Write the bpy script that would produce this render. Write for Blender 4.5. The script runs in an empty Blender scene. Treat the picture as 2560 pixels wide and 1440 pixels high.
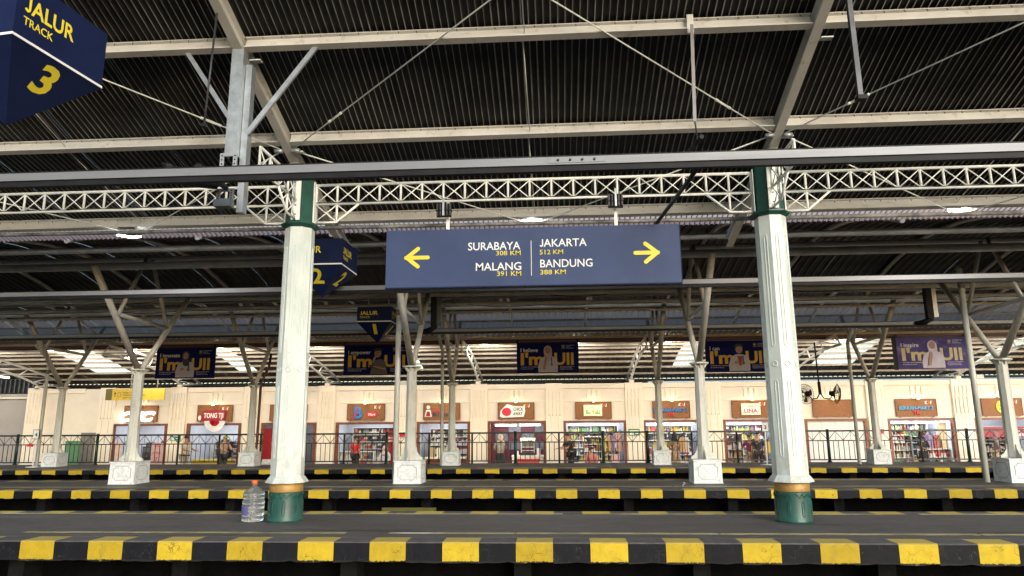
import bpy, math, random
from mathutils import Vector, Matrix
R = math.radians
random.seed(7)
SC = bpy.context.scene
COL = SC.collection

# ------------------------------------------------------------------ camera
FW = Vector((-math.sin(R(3.5825))*math.cos(R(10.97)), math.cos(R(3.5825))*math.cos(R(10.97)), math.sin(R(10.97))))
RT = Vector((math.cos(R(3.5825)), math.sin(R(3.5825)), 0)); UP = RT.cross(FW)
c_, s_ = math.cos(R(.412)), math.sin(R(.412))
R2 = RT*c_ - UP*s_; U2 = RT*s_ + UP*c_
cam = bpy.data.cameras.new('camera'); co = bpy.data.objects.new('camera', cam); COL.objects.link(co)
cam.sensor_width = 36; cam.lens = 1725.4/2560*36; cam.clip_end = 400; cam.clip_start = .05
m = Matrix.Identity(4)
for i in range(3):
    m[i][0] = R2[i]; m[i][1] = U2[i]; m[i][2] = -FW[i]
m[2][3] = 1.23
co.matrix_world = m
SC.camera = co
# ------------------------------------------------------------------ world, sun, exposure
SUN_EL, SUN_AZ = 17, 150          # soft daylight from behind the camera
w = bpy.data.worlds.new('World'); SC.world = w; w.use_nodes = True
nt = w.node_tree; nt.nodes.clear()
sky = nt.nodes.new('ShaderNodeTexSky'); sky.sky_type = 'NISHITA'; sky.sun_disc = False
sky.sun_elevation = R(SUN_EL); sky.sun_rotation = R(SUN_AZ); sky.dust_density = 1.2; sky.air_density = 1.0; sky.ozone_density = .5
bg = nt.nodes.new('ShaderNodeBackground'); bg.inputs[1].default_value = .14
ou = nt.nodes.new('ShaderNodeOutputWorld')
nt.links.new(sky.outputs[0], bg.inputs[0]); nt.links.new(bg.outputs[0], ou.inputs[0])
sd = bpy.data.lights.new('sun', 'SUN'); sd.energy = 1.25; sd.angle = R(34); sd.color = (.86, .94, 1)
so = bpy.data.objects.new('sun', sd); COL.objects.link(so)
az = R(SUN_AZ)
so.rotation_euler = Vector((math.sin(az)*math.cos(R(SUN_EL)), math.cos(az)*math.cos(R(SUN_EL)), math.sin(R(SUN_EL)))).to_track_quat('Z', 'Y').to_euler()
so.location = (0, -8, 12)
SC.view_settings.view_transform = 'Standard'; SC.view_settings.look = 'None'
SC.view_settings.exposure = 1.0; SC.view_settings.gamma = 1; SC.view_settings.use_curve_mapping = False
try:
    SC.cycles.max_bounces = 7; SC.cycles.diffuse_bounces = 4; SC.cycles.transparent_max_bounces = 8
    SC.cycles.sample_clamp_indirect = 6; SC.cycles.caustics_reflective = False; SC.cycles.caustics_refractive = False
except Exception: pass

# ------------------------------------------------------------------ materials
def nodes(name):
    m = bpy.data.materials.new(name); m.use_nodes = True
    t = m.node_tree; p = t.nodes['Principled BSDF']
    return m, t, p
def coords(t, scale=(1, 1, 1)):
    tc = t.nodes.new('ShaderNodeTexCoord'); oi = t.nodes.new('ShaderNodeObjectInfo')
    mu = t.nodes.new('ShaderNodeVectorMath'); mu.operation = 'SCALE'; mu.inputs[0].default_value = (37, 51, 23)
    t.links.new(oi.outputs['Random'], mu.inputs['Scale'])
    ad = t.nodes.new('ShaderNodeVectorMath'); ad.operation = 'ADD'
    t.links.new(tc.outputs['Object'], ad.inputs[0]); t.links.new(mu.outputs[0], ad.inputs[1])
    mp = t.nodes.new('ShaderNodeMapping'); mp.inputs['Scale'].default_value = scale
    t.links.new(ad.outputs[0], mp.inputs[0])
    return mp.outputs[0], tc
def noise(t, vec, sc, det=4, rough=.6):
    n = t.nodes.new('ShaderNodeTexNoise'); n.inputs['Scale'].default_value = sc; n.inputs['Detail'].default_value = det
    n.inputs['Roughness'].default_value = rough; t.links.new(vec, n.inputs['Vector']); return n.outputs['Fac']
def ramp(t, fac, a, b, ca=(0, 0, 0), cb=(1, 1, 1)):
    r = t.nodes.new('ShaderNodeValToRGB'); r.color_ramp.elements[0].position = a; r.color_ramp.elements[1].position = b
    r.color_ramp.elements[0].color = (*ca, 1); r.color_ramp.elements[1].color = (*cb, 1)
    t.links.new(fac, r.inputs[0]); return r.outputs[0]
def mix(t, fac, a, b, mode='MIX'):
    n = t.nodes.new('ShaderNodeMix'); n.data_type = 'RGBA'; n.blend_type = mode
    if isinstance(fac, (int, float)): n.inputs[0].default_value = fac
    else: t.links.new(fac, n.inputs[0])
    for s, v in ((6, a), (7, b)):
        if isinstance(v, tuple): n.inputs[s].default_value = (*v[:3], 1)
        else: t.links.new(v, n.inputs[s])
    return n.outputs[2]
def bump(t, p, h, dist=.002, st=.5):
    b = t.nodes.new('ShaderNodeBump'); b.inputs['Distance'].default_value = dist; b.inputs['Strength'].default_value = st
    t.links.new(h, b.inputs['Height']); t.links.new(b.outputs[0], p.inputs['Normal'])
def M(name, col, rough=.6, metal=0, var=.12, sc=6, stretch=(1, 1, 1), dirt=None, dcol=(.12, .1, .08), bmp=.002, spec=.5):
    """painted / plain surface with tone variation and optional patches of dirt"""
    m, t, p = nodes(name)
    v, _ = coords(t, stretch)
    f = noise(t, v, sc)
    lo = tuple(c*(1-var*1.6) for c in col); hi = tuple(min(1, c*(1+var)) for c in col)
    c = ramp(t, f, .3, .7, lo, hi)
    if dirt:
        f2 = noise(t, v, sc*2.3, 6, .7)
        c = mix(t, ramp(t, f2, 1-dirt-.12, 1-dirt+.1), c, dcol)
    t.links.new(c, p.inputs['Base Color'])
    p.inputs['Roughness'].default_value = rough; p.inputs['Metallic'].default_value = metal
    p.inputs['Specular IOR Level'].default_value = spec
    if bmp: bump(t, p, noise(t, v, sc*9, 3), bmp)
    return m
def emit(name, col, st):
    m, t, p = nodes(name); p.inputs['Base Color'].default_value = (*col, 1)
    p.inputs['Emission Color'].default_value = (*col, 1); p.inputs['Emission Strength'].default_value = st; return m

m_cream = M('cream steel paint', (.69, .69, .67), .5, var=.07, sc=3, dirt=.32, dcol=(.44, .40, .33))
m_tube = M('cream tube paint', (.52, .50, .45), .45, var=.12, sc=3, dirt=.34, dcol=(.30, .28, .24))
m_white = M('white steel paint', (.84, .86, .83), .45, var=.05, sc=8, dirt=.24, dcol=(.50, .46, .38))
m_colw = M('off white column paint', (.60, .66, .63), .42, var=.09, sc=2.6, stretch=(2.2, 2.2, .8), dirt=.33, dcol=(.44, .47, .44))
def colpaint():
    m, t, p = nodes('thick off white column paint'); v, tc = coords(t, (1.6, 1.6, .8)); v2, _ = coords(t, (9, 9, .7)); v3, _ = coords(t)
    c = ramp(t, noise(t, v, 2.4, 5), .3, .7, (.52, .58, .55), (.67, .72, .69))
    c = mix(t, ramp(t, noise(t, v2, 1.4, 5, .7), .56, .74), c, (.42, .45, .42))
    chip = noise(t, v3, 17, 5, .75); c = mix(t, ramp(t, chip, .70, .72), c, (.20, .20, .18))
    sx = t.nodes.new('ShaderNodeSeparateXYZ'); t.links.new(tc.outputs['Object'], sx.inputs[0])
    gr = t.nodes.new('ShaderNodeMapRange'); gr.inputs['From Min'].default_value = .45; gr.inputs['From Max'].default_value = 1.5; gr.inputs['To Min'].default_value = 1; gr.inputs['To Max'].default_value = 0
    t.links.new(sx.outputs['Z'], gr.inputs[0])
    g2 = mix(t, 1.0, gr.outputs[0], ramp(t, noise(t, v, 5, 6, .7), .42, .62), 'MULTIPLY')
    c = mix(t, g2, c, (.46, .45, .41))
    t.links.new(c, p.inputs['Base Color']); p.inputs['Roughness'].default_value = .38
    bump(t, p, noise(t, v3, 11, 5, .7), .010, .55); return m
m_colw = colpaint()
m_post = M('pale column paint', (.57, .58, .53), .42, var=.10, sc=2.2, stretch=(2, 2, .5), dirt=.36, dcol=(.34, .32, .27))
m_ped = M('whitewashed pedestal', (.70, .74, .75), .6, var=.08, sc=6, dirt=.36, dcol=(.36, .36, .35))
m_line = M('pedestal groove', (.34, .36, .37), .8)
m_green = M('dark green gloss paint', (.011, .072, .056), .42, var=.25, sc=5, dirt=.27, dcol=(.10, .22, .19))
m_gold = M('gold paint', (.36, .21, .05), .5, metal=.15, var=.2, sc=7, dirt=.33, dcol=(.14, .08, .04))
m_galv = M('galvanised steel', (.40, .435, .46), .42, metal=.55, var=.16, sc=9, dirt=.33, dcol=(.30, .32, .33))
m_galvd = M('dull galvanised steel', (.12, .13, .14), .5, metal=.5, var=.2)
m_alu = M('aluminium conductor', (.21, .215, .225), .5, metal=.3, var=.12, sc=1.2, stretch=(.6, 6, 6), dirt=.30, dcol=(.2, .2, .2))
m_black = M('black metal', (.010, .010, .012), .6, var=.3, spec=.25)
m_dkrod = M('dark bar', (.055, .055, .06), .45, metal=.3, var=.3)
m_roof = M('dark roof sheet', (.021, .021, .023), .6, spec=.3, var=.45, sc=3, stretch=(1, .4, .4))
m_rib = M('lit-tone roof rib', (.34, .34, .33), .6, var=.4, sc=2.4, stretch=(1.5, 1.2, 1.2))  # light caught by the rib crowns, put in as a paler colour
m_roofb = M('charcoal canopy sheet', (.014, .014, .017), .55, spec=.3, var=.3, sc=1.5)
m_roofc = M('grey canopy sheet', (.17, .17, .19), .4, metal=.2, var=.3, sc=1.5, dirt=.35, dcol=(.09, .08, .08))
m_roofd = M('concourse roof sheet', (.13, .108, .085), .5, var=.35, sc=1.2, dirt=.36, dcol=(.07, .055, .04))
m_redg = M('dark red gutter paint', (.055, .012, .012), .5, var=.2)
m_redp = M('maroon pipe paint', (.07, .018, .02), .45, var=.2)
m_rust = M('rusty pink sheet', (.50, .30, .24), .6, var=.45, sc=5, stretch=(3, .6, .6), dirt=.33, dcol=(.2, .1, .07))
m_wall = M('cream plaster', (.77, .70, .58), .7, var=.05, sc=1.6, dirt=.27, dcol=(.60, .51, .39))
m_walltrim = M('cream moulding', (.83, .75, .61), .65, var=.04, sc=2)
m_groove = M('plaster groove shade', (.42, .33, .23), .8)  # shade in the pilaster grooves, painted as darker strips and studs
m_greyw = M('grey far wall', (.36, .33, .30), .8, var=.08, sc=.8)
m_wood = M('brown door wood', (.19, .055, .024), .45, var=.3, sc=4, stretch=(1, 1, 4))
m_redbox = M('red cabinet paint', (.36, .012, .02), .4, var=.12)
m_redb = M('bright red plastic', (.62, .02, .03), .4, var=.1)
m_navy = M('navy sign panel', (.045, .068, .155), .55, spec=.25, var=.12, sc=1.4, dirt=.24, dcol=(.055, .08, .18), bmp=.0006)
m_navyd = M('deep navy sign panel', (.010, .017, .062), .55, spec=.12, var=.15, sc=2, bmp=.0005)
m_ban = M('blue banner print', (.006, .009, .085), .7, spec=.1, var=.2, sc=1)
m_ban2 = M('faded blue banner print', (.10, .085, .30), .7, spec=.15, var=.25, sc=1, dirt=.35, dcol=(.32, .28, .50))
m_yel = M('yellow lettering', (.80, .66, .04), .5, var=.05)
m_yelb = M('amber lettering', (.62, .36, .02), .5, var=.05)
m_yelp = M('faded yellow lettering', (.62, .52, .22), .5, var=.1)
m_wht = M('white lettering', (.82, .82, .80), .5, var=.03)
m_rat = M('woven rattan board', (.26, .11, .04), .7, var=.3, sc=30, dirt=.3, dcol=(.14, .05, .02))
m_iron = M('dark iron railing', (.02, .022, .022), .45, var=.2)
m_irong = M('dark green railing post', (.010, .035, .032), .4, var=.2)
m_skin = M('skin', (.42, .22, .14), .55, var=.06, bmp=0)
m_hair = M('black hair', (.012, .009, .008), .5, var=.2, bmp=0)
m_shade = M('interior white wall', (.60, .63, .70), .7, var=.05)
m_shelfw = M('white shelf', (.70, .70, .68), .5, var=.05)
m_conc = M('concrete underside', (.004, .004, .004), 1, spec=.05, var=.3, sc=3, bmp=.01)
m_floor = M('concourse tiles', (.30, .27, .23), .5, var=.1, sc=2)
m_track = M('ballast', (.06, .055, .05), .95, var=.5, sc=14, bmp=.03)
m_steel = M('rail steel', (.12, .10, .09), .4, metal=.7)

def mats_color(name, c, rough=.5): return M(name, c, rough, var=.08, sc=8, bmp=0)

# asphalt platform surface
def asphalt():
    m, t, p = nodes('asphalt platform')
    v, tc = coords(t, (.5, 1, 1))
    big = noise(t, v, .9, 6, .65); fine = noise(t, v, 60, 3, .8); mid = noise(t, v, 6, 6, .75)
    c = ramp(t, big, .3, .72, (.068, .063, .062), (.125, .117, .114))
    c = mix(t, .55, c, ramp(t, mid, .3, .75, (.026, .024, .023), (.125, .117, .11)))
    c = mix(t, ramp(t, fine, .62, .78), c, (.15, .14, .13))
    c = mix(t, ramp(t, mid, .66, .78), c, (.21, .195, .185))
    st = noise(t, coords(t, (.25, 1.6, 1))[0], 1.6, 7, .7)
    c = mix(t, ramp(t, st, .56, .66), c, (.035, .033, .032)); c = mix(t, ramp(t, st, .32, .42, (1, 1, 1), (0, 0, 0)), c, (.14, .13, .125))
    t.links.new(c, p.inputs['Base Color']); p.inputs['Specular IOR Level'].default_value = .35
    r = ramp(t, mid, .3, .8, (.42,)*3, (.8,)*3); t.links.new(r, p.inputs['Roughness'])
    bump(t, p, fine, .006, .6); return m
m_asph = asphalt()
def curbmat(name, col, worn, crack):
    m, t, p = nodes(name)
    v, tc = coords(t)
    n1 = noise(t, v, 9, 6, .7); n2 = noise(t, v, 38, 4, .7)
    c = ramp(t, n1, .3, .7, tuple(x*.78 for x in col), col)
    vo = t.nodes.new('ShaderNodeTexVoronoi'); vo.feature = 'DISTANCE_TO_EDGE'; vo.inputs['Scale'].default_value = 5
    dv = t.nodes.new('ShaderNodeVectorMath'); dv.operation = 'ADD'
    nn = t.nodes.new('ShaderNodeTexNoise'); nn.inputs['Scale'].default_value = 7; t.links.new(v, nn.inputs['Vector'])
    sc2 = t.nodes.new('ShaderNodeVectorMath'); sc2.operation = 'SCALE'; sc2.inputs['Scale'].default_value = .35
    t.links.new(nn.outputs['Color'], sc2.inputs[0]); t.links.new(v, dv.inputs[0]); t.links.new(sc2.outputs[0], dv.inputs[1])
    t.links.new(dv.outputs[0], vo.inputs['Vector'])
    cr = ramp(t, vo.outputs['Distance'], .0, .018, (1, 1, 1), (0, 0, 0))
    mk = ramp(t, noise(t, v, 3.1, 2), .5, .62)
    cr2 = mix(t, 1.0, cr, mk, 'MULTIPLY')
    c = mix(t, cr2, c, crack)
    c = mix(t, ramp(t, n2, .66, .76), c, worn)
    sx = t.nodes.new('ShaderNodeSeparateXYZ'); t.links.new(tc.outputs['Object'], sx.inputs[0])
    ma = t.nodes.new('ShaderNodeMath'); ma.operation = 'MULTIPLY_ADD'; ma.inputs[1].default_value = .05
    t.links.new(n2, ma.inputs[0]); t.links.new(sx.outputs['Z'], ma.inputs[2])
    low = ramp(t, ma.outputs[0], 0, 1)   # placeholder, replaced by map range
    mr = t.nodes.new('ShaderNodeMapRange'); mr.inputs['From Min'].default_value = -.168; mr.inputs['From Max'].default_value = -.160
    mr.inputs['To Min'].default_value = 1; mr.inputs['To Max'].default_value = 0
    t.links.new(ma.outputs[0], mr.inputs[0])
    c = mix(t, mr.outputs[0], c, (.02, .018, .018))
    oi = t.nodes.new('ShaderNodeObjectInfo')
    c = mix(t, 1.0, c, ramp(t, oi.outputs['Random'], 0, 1, (.74, .72, .72), (1.05, 1.05, 1.0)), 'MULTIPLY')
    sm_ = noise(t, coords(t, (1, 1, .35))[0], 6, 6, .72); c = mix(t, ramp(t, sm_, .60, .72), c, tuple(x*.45+.02 for x in col))
    ge = t.nodes.new('ShaderNodeNewGeometry'); sn = t.nodes.new('ShaderNodeSeparateXYZ'); t.links.new(ge.outputs['True Normal'], sn.inputs[0])
    dm = mix(t, 1.0, ramp(t, sn.outputs['Z'], .3, .6), ramp(t, n1, .25, .7, (.35, .35, .35), (.8, .8, .8)), 'MULTIPLY')
    c = mix(t, dm, c, (.15, .14, .135) if col[0] < .1 else (.42, .33, .12))
    t.links.new(c, p.inputs['Base Color']); p.inputs['Roughness'].default_value = .65; p.inputs['Specular IOR Level'].default_value = .2
    bump(t, p, n1, .012, .5); return m
m_cy = curbmat('yellow kerb paint', (.62, .445, .03), (.40, .28, .06), (.10, .07, .03))
m_cb = curbmat('black kerb paint', (.008, .009, .013), (.045, .045, .05), (.05, .05, .05))
def linemat():
    m, t, p = nodes('worn yellow floor line'); v, _ = coords(t, (.7, 1, 1))
    f = noise(t, v, 4, 6, .75)
    c = ramp(t, f, .35, .65, (.20, .17, .08), (.62, .55, .26))
    c = mix(t, ramp(t, noise(t, v, 1.1, 4), .58, .63), c, (.62, .58, .50))
    t.links.new(c, p.inputs['Base Color']); p.inputs['Roughness'].default_value = .5; return m
m_fline = linemat()
def glassy(name, col, alpha_mix=.5):
    m, t, p = nodes(name)
    p.inputs['Base Color'].default_value = (*col, 1); p.inputs['Roughness'].default_value = .07
    p.inputs['Transmission Weight'].default_value = .88; p.inputs['IOR'].default_value = 1.25; return m
m_jug = glassy('clear blue jug plastic', (.76, .84, .94))
def translucent(name, col, k=.8, tp=0):
    m, t, p = nodes(name)
    p.inputs['Base Color'].default_value = (*col, 1); p.inputs['Roughness'].default_value = .6
    tr = t.nodes.new('ShaderNodeBsdfTranslucent'); tr.inputs[0].default_value = (*col, 1)
    mx = t.nodes.new('ShaderNodeMixShader'); mx.inputs[0].default_value = k
    t.links.new(p.outputs[0], mx.inputs[1]); t.links.new(tr.outputs[0], mx.inputs[2])
    if tp:
        ts = t.nodes.new('ShaderNodeBsdfTransparent'); ts.inputs[0].default_value = (*col, 1); m2 = t.nodes.new('ShaderNodeMixShader'); m2.inputs[0].default_value = tp
        t.links.new(mx.outputs[0], m2.inputs[1]); t.links.new(ts.outputs[0], m2.inputs[2]); mx = m2
    t.links.new(mx.outputs[0], t.nodes['Material Output'].inputs[0]); return m
m_skyl = translucent('translucent roof sheet', (.97, .97, .95), .95, .75)
m_tinsl = translucent('milky blue roof sheet', (.72, .76, .85), .8, .35)
m_pinks = translucent('pink translucent sheet', (1, .70, .58), .9, .30)
m_cback = translucent('weathered translucent grey sheet', (.60, .58, .58), .14)
m_light = emit('lit lamp lens', (1, .98, .95), 14)
m_tubel = emit('lit fluorescent tube', (.95, .97, 1), 9)
m_warm = emit('lit warm spot lens', (1, .78, .45), 5)
m_glow = emit('glowing white letters', (1, .96, 1), 3)

# ------------------------------------------------------------------ mesh builder
ROOT = {}
class G:
    def __init__(s): s.v = []; s.f = []; s.m = []; s.sm = []
    def add(s, vs, fs, m=0, sm=False):
        o = len(s.v); s.v += [tuple(v) for v in vs]
        for f in fs: s.f.append([i+o for i in f]); s.m.append(m); s.sm.append(sm)
        return s
    def box(s, x0, x1, y0, y1, z0, z1, m=0):
        return s.add([(x0,y0,z0),(x1,y0,z0),(x1,y1,z0),(x0,y1,z0),(x0,y0,z1),(x1,y0,z1),(x1,y1,z1),(x0,y1,z1)],
                     [(0,3,2,1),(4,5,6,7),(0,1,5,4),(1,2,6,5),(2,3,7,6),(3,0,4,7)], m)
    def bar(s, p, q, a, b, m=0, up=(0, 0, 1)):
        """rectangular bar from p to q, a wide (sideways), b deep (along up)"""
        p, q = Vector(p), Vector(q); d = (q-p).normalized(); u = Vector(up)
        if abs(d.dot(u)) > .98: u = Vector((0, 1, 0))
        r = d.cross(u).normalized(); u = r.cross(d).normalized()
        vs = [e+r*x*a/2+u*y*b/2 for e in (p, q) for x, y in ((-1,-1),(1,-1),(1,1),(-1,1))]
        return s.add(vs, [(0,3,2,1),(4,5,6,7),(0,1,5,4),(1,2,6,5),(2,3,7,6),(3,0,4,7)], m)
    def ibeam(s, p, q, h, wd, tf=.012, tw=.012, m=0, up=(0, 0, 1)):
        p, q = Vector(p), Vector(q); d = (q-p).normalized(); u = Vector(up); r = d.cross(u).normalized(); u = r.cross(d).normalized()
        s.bar(p+u*(h/2-tf/2), q+u*(h/2-tf/2), wd, tf, m, u); s.bar(p-u*(h/2-tf/2), q-u*(h/2-tf/2), wd, tf, m, u)
        return s.bar(p, q, tw, h-2*tf-.001, m, u)
    def tube(s, pts, r, n=8, m=0, caps=True, sm=True):
        pts = [Vector(p) for p in pts]; rs = r if isinstance(r, (list, tuple)) else [r]*len(pts)
        o = len(s.v); prev = None
        for i, p in enumerate(pts):
            d = (pts[min(i+1, len(pts)-1)]-pts[max(i-1, 0)]).normalized()
            if prev is None:
                a = Vector((0, 0, 1)) if abs(d.z) < .9 else Vector((0, 1, 0)); a = (a-d*a.dot(d)).normalized()
            else: a = (prev-d*prev.dot(d)).normalized()
            prev = a; b = d.cross(a)
            for k in range(n):
                t = 2*math.pi*(k+.5)/n; s.v.append(tuple(p+(a*math.cos(t)+b*math.sin(t))*rs[i]))
        for i in range(len(pts)-1):
            for k in range(n):
                k2 = (k+1) % n
                s.f.append([o+i*n+k, o+i*n+k2, o+(i+1)*n+k2, o+(i+1)*n+k]); s.m.append(m); s.sm.append(sm)
        if caps:
            s.f.append([o+k for k in range(n)][::-1]); s.m.append(m); s.sm.append(False)
            e = o+(len(pts)-1)*n; s.f.append([e+k for k in range(n)]); s.m.append(m); s.sm.append(False)
        return s
    def lathe(s, c, prof, n=24, m=0, sm=True, ph=0, caps=True, axis='z'):
        o = len(s.v); cx, cy, cz = c
        for r, z in prof:
            for k in range(n):
                t = 2*math.pi*k/n+ph
                s.v.append((cx+r*math.cos(t), cy+r*math.sin(t), cz+z) if axis == 'z' else (cx+r*math.cos(t), cy+z, cz+r*math.sin(t)))
        for i in range(len(prof)-1):
            for k in range(n):
                k2 = (k+1) % n
                s.f.append([o+i*n+k, o+i*n+k2, o+(i+1)*n+k2, o+(i+1)*n+k]); s.m.append(m); s.sm.append(sm)
        if caps:
            s.f.append([o+k for k in range(n)][::-1]); s.m.append(m); s.sm.append(False)
            e = o+(len(prof)-1)*n; s.f.append([e+k for k in range(n)]); s.m.append(m); s.sm.append(False)
        return s
    def prism(s, poly, y0, y1, m=0, plane='xz'):
        """polygon in XZ (or YZ at x) extruded"""
        n = len(poly)
        if plane == 'xz': a = [(x, y0, z) for x, z in poly]; b = [(x, y1, z) for x, z in poly]
        elif plane == 'yz': a = [(y0, x, z) for x, z in poly]; b = [(y1, x, z) for x, z in poly]
        else: a = [(x, z, y0) for x, z in poly]; b = [(x, z, y1) for x, z in poly]
        return s.add(a+b, [list(range(n)), list(range(n, 2*n))[::-1]]+[[i, n+i, n+(i+1) % n, (i+1) % n] for i in range(n)], m)
    def mesh(s, name, mats, org=(0, 0, 0)):
        me = bpy.data.meshes.new(name)
        me.from_pydata([(x-org[0], y-org[1], z-org[2]) for x, y, z in s.v], [], s.f)
        for mt in (mats if isinstance(mats, (list, tuple)) else [mats]): me.materials.append(mt)
        me.polygons.foreach_set('material_index', s.m); me.polygons.foreach_set('use_smooth', s.sm); me.update()
        return me
    def build(s, name, mats, parent=None, label=None, kind=None):
        org = ROOT.get(parent.name, (0, 0, 0)) if parent else (0, 0, 0)
        o = bpy.data.objects.new(name, s.mesh(name, mats, org)); COL.objects.link(o)
        if parent: o.parent = parent; ROOT[o.name] = org
        if label: o['label'] = label
        if kind: o['kind'] = kind
        return o
def thing(name, label, cat, loc=(0, 0, 0), group=None):
    o = bpy.data.objects.new(name, None); COL.objects.link(o); o.location = loc; o.empty_display_size = .2
    o['label'] = label; o['category'] = cat
    if group: o['group'] = group
    ROOT[o.name] = tuple(loc); return o
def tag(o, label, cat, group=None):
    o['label'] = label; o['category'] = cat
    if group: o['group'] = group
    return o
KIDS = {}
def copy_tree(o, dx=(0, 0, 0), label=None, group=None, top=True):
    c = o.copy(); COL.objects.link(c)
    if top:
        c.location = Vector(o.location)+Vector(dx)
        if label: c['label'] = label
        if group: c['group'] = group
    for ch in [x for x in SRC_CH(o)]:
        d = copy_tree(ch, top=False); d.parent = c
    return c
def SRC_CH(o): return [x for x in o.children]
def share(name, me, parent, loc, rz=0, label=None):
    """one more object on a shared mesh (mesh is local)"""
    o = bpy.data.objects.new(name, me); COL.objects.link(o); org = ROOT.get(parent.name, (0, 0, 0)) if parent else (0, 0, 0)
    o.location = (loc[0]-org[0], loc[1]-org[1], loc[2]-org[2]); o.rotation_euler = (0, 0, rz)
    if parent: o.parent = parent
    if label: o['label'] = label
    return o
# ---- lettering
_tc = {}
def tmesh(s, bold, extr, shear=0):
    k = (s, bold, extr, shear)
    if k in _tc: return _tc[k]
    if s.startswith('J'):                            # straight-sided J standing on the baseline
        vs, fs = tmesh(s[1:], bold, extr, shear); hh = _H[0]; tk = hh*.15+bold*1.2; wj = hh*.50
        x0 = min(v[0] for v in vs); rO = hh*.25; cx, cy = wj-rO, rO
        ctr = [(wj-tk/2, hh), (wj-tk/2, rO)]+[(cx+(rO-tk/2)*math.cos(R(-a)), cy+(rO-tk/2)*math.sin(R(-a))) for a in range(15, 166, 25)]
        L = []; Rr = []
        for i, c in enumerate(ctr):
            a, b = ctr[max(i-1, 0)], ctr[min(i+1, len(ctr)-1)]; d = Vector((b[0]-a[0], b[1]-a[1])).normalized(); n = Vector((-d.y, d.x))*tk/2
            L.append((c[0]+n.x, c[1]+n.y, 0)); Rr.append((c[0]-n.x, c[1]-n.y, 0))
        n_ = len(ctr); off = len(vs)
        sh = wj+hh*.05
        vs2 = [(v[0]-x0+sh, v[1], v[2]) for v in vs]+L+Rr; vs2 = [(v[0]+(v[1]*shear if i >= off else 0), v[1], v[2]) for i, v in enumerate(vs2)]
        _tc[k] = (vs2, list(fs)+[(off+i, off+n_+i, off+n_+i+1, off+i+1) for i in range(n_-1)]); return _tc[k]
    cu = bpy.data.curves.new('t', 'FONT'); cu.body = s; cu.offset = bold; cu.extrude = extr; cu.shear = shear; cu.resolution_u = 3
    o = bpy.data.objects.new('t', cu); COL.objects.link(o)
    bpy.context.view_layer.update()
    me = o.to_mesh(); vs = [tuple(v.co) for v in me.vertices]; fs = [tuple(p.vertices) for p in me.polygons]
    o.to_mesh_clear(); bpy.data.objects.remove(o); bpy.data.curves.remove(cu)
    _tc[k] = (vs, fs); return _tc[k]
_H = [None]
def letters(g, s, x, z, h, y, m=0, align='L', bold=.0, wd=None, shear=0, extr=0., F=None):
    """letters standing in the XZ plane at depth y facing -Y; h is cap height; F maps the point"""
    if _H[0] is None:
        vs, _ = tmesh('H', 0, 0); _H[0] = max(v[1] for v in vs)
    vs, fs = tmesh(s, bold, extr, shear)
    if not vs: return g
    k = h/_H[0]; x0 = min(v[0] for v in vs); x1 = max(v[0] for v in vs)
    kx = wd/(x1-x0) if wd else k; W = (x1-x0)*kx
    ox = {'L': 0, 'C': -W/2, 'R': -W}[align]
    pts = [(x+ox+(v[0]-x0)*kx, y-v[2]*k, z+v[1]*k) for v in vs]
    if F: pts = [F(*p) for p in pts]
    return g.add(pts, fs, m)
def text(parent, s, x, z, h, y, mat, **k):
    nm = k.pop('name', 'lettering'); g = letters(G(), s, x, z, h, y, **k)
    if not k.get('extr'): return g.build(nm, mat, parent)
    par = list(range(len(g.v)))                      # raised letters: one object per letter
    def find(a):
        while par[a] != a: par[a] = par[par[a]]; a = par[a]
        return a
    idx = {}
    for i, v in enumerate(g.v):
        q = (round(v[0], 4), round(v[2], 4)); 
        if q in idx: par[find(i)] = find(idx[q])
        else: idx[q] = i
    for f in g.f:
        for a in f[1:]: par[find(a)] = find(f[0])
    comp = {}
    for fi, f in enumerate(g.f): comp.setdefault(find(f[0]), []).append(fi)
    for c in comp.values():
        used = sorted({a for fi in c for a in g.f[fi]}); mp = {a: j for j, a in enumerate(used)}
        G().add([g.v[a] for a in used], [[mp[a] for a in g.f[fi]] for fi in c]).build('raised_letter', mat, parent)
def ell(cx, cz, rx, rz, n=20, a0=0, a1=360):
    return [(cx+rx*math.cos(R(a0+(a1-a0)*i/(n if a1-a0 >= 360 else n-1))), cz+rz*math.sin(R(a0+(a1-a0)*i/(n if a1-a0 >= 360 else n-1)))) for i in range(n)]
def lamp(name, loc, power, size, col=(1, 1, 1), rot=(0, 0, 0), sy=None, parent=None):
    l = bpy.data.lights.new(name, 'AREA'); l.energy = power; l.size = size; l.color = col
    if sy: l.shape = 'RECTANGLE'; l.size_y = sy
    o = bpy.data.objects.new(name, l); COL.objects.link(o); o.location = loc; o.rotation_euler = rot
    if parent:
        org = ROOT[parent.name]; o.parent = parent; o.location = Vector(loc)-Vector(org)
    return o
def struct(o): o['kind'] = 'structure'; return o

# ================================================================== GROUND, TRACKS, PLATFORMS
X0, X1 = -27, 21
g = G().box(-200, 200, -150, 250, -1.4, -1.06); struct(g.build('ground', m_track))
g = G()
for yc in (6.0, 11.6, 17.2):
    for dy in (-.53, .53): g.ibeam((X0, yc+dy, -.86), (X1, yc+dy, -.86), .14, .07, .03, .02)
    
for yc, lb in ((6.0, 'steel railway track nearest the camera'), (11.6, 'steel railway track in the middle gap'), (17.2, 'steel railway track below the railing platform')):
    t = thing('railway_track', lb, 'railway track', (0, yc, -1.06))
    for dy in (-.53, .53):
        G().ibeam((X0, yc+dy, -.86), (X1, yc+dy, -.86), .14, .07, .03, .02).build('rail', m_steel, t)
    g = G()
    for i in range(80): g.box(X0+i*.6, X0+i*.6+.22, yc-1.0, yc+1.0, -1.06, -.935)
    g.build('sleepers', m_conc, t, kind='stuff')

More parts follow.
